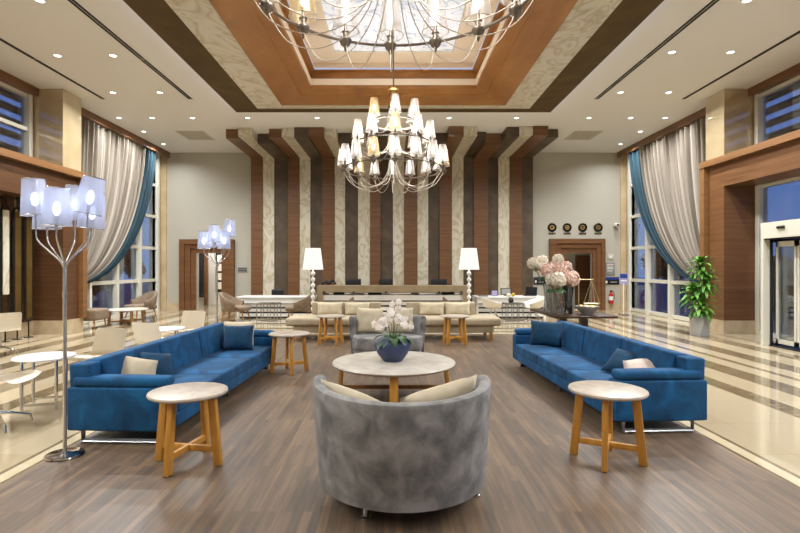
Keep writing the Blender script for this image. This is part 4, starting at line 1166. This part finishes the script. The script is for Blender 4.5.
# ------------------------------------------------------------------ entrance on the right
t = thing('revolving_door', 'cream framed glass entrance door under the wooden portal at the right edge', 'door', (7.05, 9.6, 0))
build('post', MB().box(0, .12, -.07, 0, 0, 2.04), 'frame', t)
build('header', MB().box(0, 1.05, -3.6, 0, 2.04, 2.34), 'frame', t)
build('sensor', MB().soft(-.03, 0, -.6, -.42, 2.2, 2.25, .012), 'dark', t)
build('header_soffit', MB().box(.02, 1.03, -3.55, -.05, 2.02, 2.04), 'dark', t)
build('post', MB().box(0, .12, -3.6, -3.5, 0, 2.04), 'frame', t)
sg = MB(); sg.box(.12, .16, -.1, -.06, .03, 2.0); sg.box(.9, .94, -.1, -.06, .03, 2.0); sg.box(.12, .94, -.1, -.06, .0, .05); sg.box(.12, .94, -.1, -.06, 1.97, 2.02)
sf = build('side_frame', sg, 'dark', t); build('pane', MB().box(.16, .9, -.085, -.075, .05, 1.97), 'glass', sf)
x = .2
for k_ in range(6):
    y1 = -.12-k_*.5; y0 = y1-.48
    lf = MB(); lf.box(x, x+.05, y1-.05, y1, .06, 1.98); lf.box(x, x+.05, y0, y0+.05, .06, 1.98); lf.box(x, x+.05, y0, y1, .06, .14); lf.box(x, x+.05, y0, y1, 1.88, 1.98)
    fo = build('door_leaf', lf, 'frame', t); build('pane', MB().box(x+.02, x+.03, y0+.05, y1-.05, .14, 1.88), 'glass', fo)
build('threshold', MB().box(.1, 1.0, -3.5, -.05, 0, .02), 'dark', t)

# ------------------------------------------------------------------ outside
tag(build('ground', MB().box(-60, 60, -40, 60, -.4, -.15), 'ground'), kind='structure')
lv = None
for s in (-1, 1):
    for i in range(7):
        z = 4.5+i*.33
        o = tag(build('louver', MB().box(-.12, .12, -14, 14, -.05, .05), 'louver', None, (s*9.6, 9.0, z)), 'dark horizontal louver outside the %s upper window, number %s from the bottom' % ('left' if s < 0 else 'right', ['one', 'two', 'three', 'four', 'five', 'six', 'seven'][i]), 'louver', 'outside louvers')
    for y in (-3, 1, 5, 9, 14, 22): 
        tag(build('pergola_column', MB().box(-.12, .12, -.12, .12, -.2, 6.8, None, .01), 'bldg', None, (s*9.83, y, 0)), 'pale louver column outside the %s windows, %s' % ('left' if s < 0 else 'right', {-3: 'nearest the front wall', 1: 'second from the front', 5: 'third from the front', 9: 'beside the entrance bay', 14: 'outside the curtain window', 22: 'far beyond the back wall'}[y]), 'column', 'outside columns')
t = thing('neighbour_building', 'pale neighbouring building with dark balconies beyond the left upper window', 'building', (-17, 12, -.15))
build('wall', MB().box(-3, 0, -12, 6, 0, 5.6), 'bldg', t)
for i in range(4):
    for j in range(3):
        f_ = build('window', MB().box(-.02, .05, -11+i*4.2, -9+i*4.2, .8+j*1.8, 1.9+j*1.8), 'darkscreen', t)
for j in range(3): build('balcony', MB().box(0, .7, -11.5, 5.5, .5+j*1.8, .62+j*1.8), 'louver', t)
for i, (x, y, r_, h) in enumerate(((-14.5, 23.5, 1.0, 1.8), (-13, 16.0, 1.1, 1.9), (14.5, 24, 1.0, 1.9), (13.4, 17.8, 1.0, 1.7), (13, 10, 1.3, 2.6), (12.5, 6.8, 1.2, 2.2), (-17.6, 31, 1.4, 3), (18, 32, 1.6, 3))):
    t = thing('garden_tree', 'dark bushy tree outside the %s windows, %s' % ('left' if x < 0 else 'right', ['in line with the back corner', 'left of the balconied building', 'in line with the back corner', 'facing the curtain', 'behind the entrance door', 'nearest the front', 'beyond the back wall line', 'beyond the back wall line'][i]), 'tree', (x, y, -.15), 0, 'garden trees')
    cr = MB()
    for k_ in range(16):
        p_ = Vector((random.gauss(0, .45)*r_, random.gauss(0, .45)*r_, h*.55+random.uniform(-.4, .5)*h*.8))
        florets(cr, p_, r_*.4, 40, .22)
    build('crown', cr, 'bush', t); build('trunk', MB().cyl((0, 0, 0), (0, 0, h*.6), .1, .07), 'stem', t)
for i, (x, y, z) in enumerate(((10.6, 9.3, 1.5), (15.8, 12.9, 2.6), (14.2, 8.0, .9))):
    t = thing('garden_lantern', 'white garden lantern outside behind the entrance glass, %s' % ['middle height', 'tallest', 'lowest'][i], 'lamp', (x, y, -.15), 0, 'garden lanterns')
    build('post', MB().cyl((0, 0, 0), (0, 0, z), .03), 'louver', t); build('globe', MB().ball((0, 0, z+.1), .12, 2), 'lantern', t)

# ------------------------------------------------------------------ light
w = bpy.data.worlds.new('dusk'); S.world = w; w.use_nodes = True
nt = w.node_tree; bg = nt.nodes['Background']
tc = nt.nodes.new('ShaderNodeTexCoord'); sx = nt.nodes.new('ShaderNodeSeparateXYZ'); cr = nt.nodes.new('ShaderNodeValToRGB')
cr.color_ramp.elements[0].position = .0; cr.color_ramp.elements[0].color = lin('#7f9fdc')
cr.color_ramp.elements[1].position = .5; cr.color_ramp.elements[1].color = lin('#2f5fc4')
nt.links.new(tc.outputs['Generated'], sx.inputs[0]); nt.links.new(sx.outputs['Z'], cr.inputs['Fac']); nt.links.new(cr.outputs['Color'], bg.inputs['Color'])
bg.inputs['Strength'].default_value = 1.5
def lamp(parent_name, kind, loc, energy, col, size=.2, **k):
    ld = bpy.data.lights.new('lamp', kind); ld.energy = energy; ld.color = col
    if kind == 'POINT': ld.shadow_soft_size = size
    return link('lamp', ld, None, loc)
for o in list(bpy.data.objects):
    if o.name.startswith('chandelier') and o.parent is None:
        ld = bpy.data.lights.new('lamp', 'POINT'); ld.energy = 130; ld.color = (1, .965, .92); ld.shadow_soft_size = .45
        link('lamp', ld, o, (0, 0, .62))
for x, y, z, e, c_ in ((FX(313, 11.45), 11.45, 1.7, 25, (1, .92, .8)), (FX(469, 11.45), 11.45, 1.7, 25, (1, .92, .8)), (-2.61, 3.97, 2.05, 2.2, (.85, .9, 1)), (FX(217, 8.3), 8.3, 2.0, 2.2, (.85, .9, 1)), ((DL[0]+DL[1])/2, YB+1.3, 2.5, 70, (1, .97, .92)), ((DR[0]+DR[1])/2, YB+.9, 2.3, 3, (1, .9, .8))):
    lamp('', 'POINT', (x, y, z), e, c_, .12)

S.view_settings.view_transform = 'Standard'; S.view_settings.look = 'None'
S.view_settings.exposure = 0.0; S.view_settings.gamma = 1
S.cycles.use_denoising = True
S.cycles.max_bounces = 8; S.cycles.diffuse_bounces = 4; S.cycles.transparent_max_bounces = 16
S.cycles.sample_clamp_indirect = 6; S.cycles.caustics_reflective = False; S.cycles.caustics_refractive = False
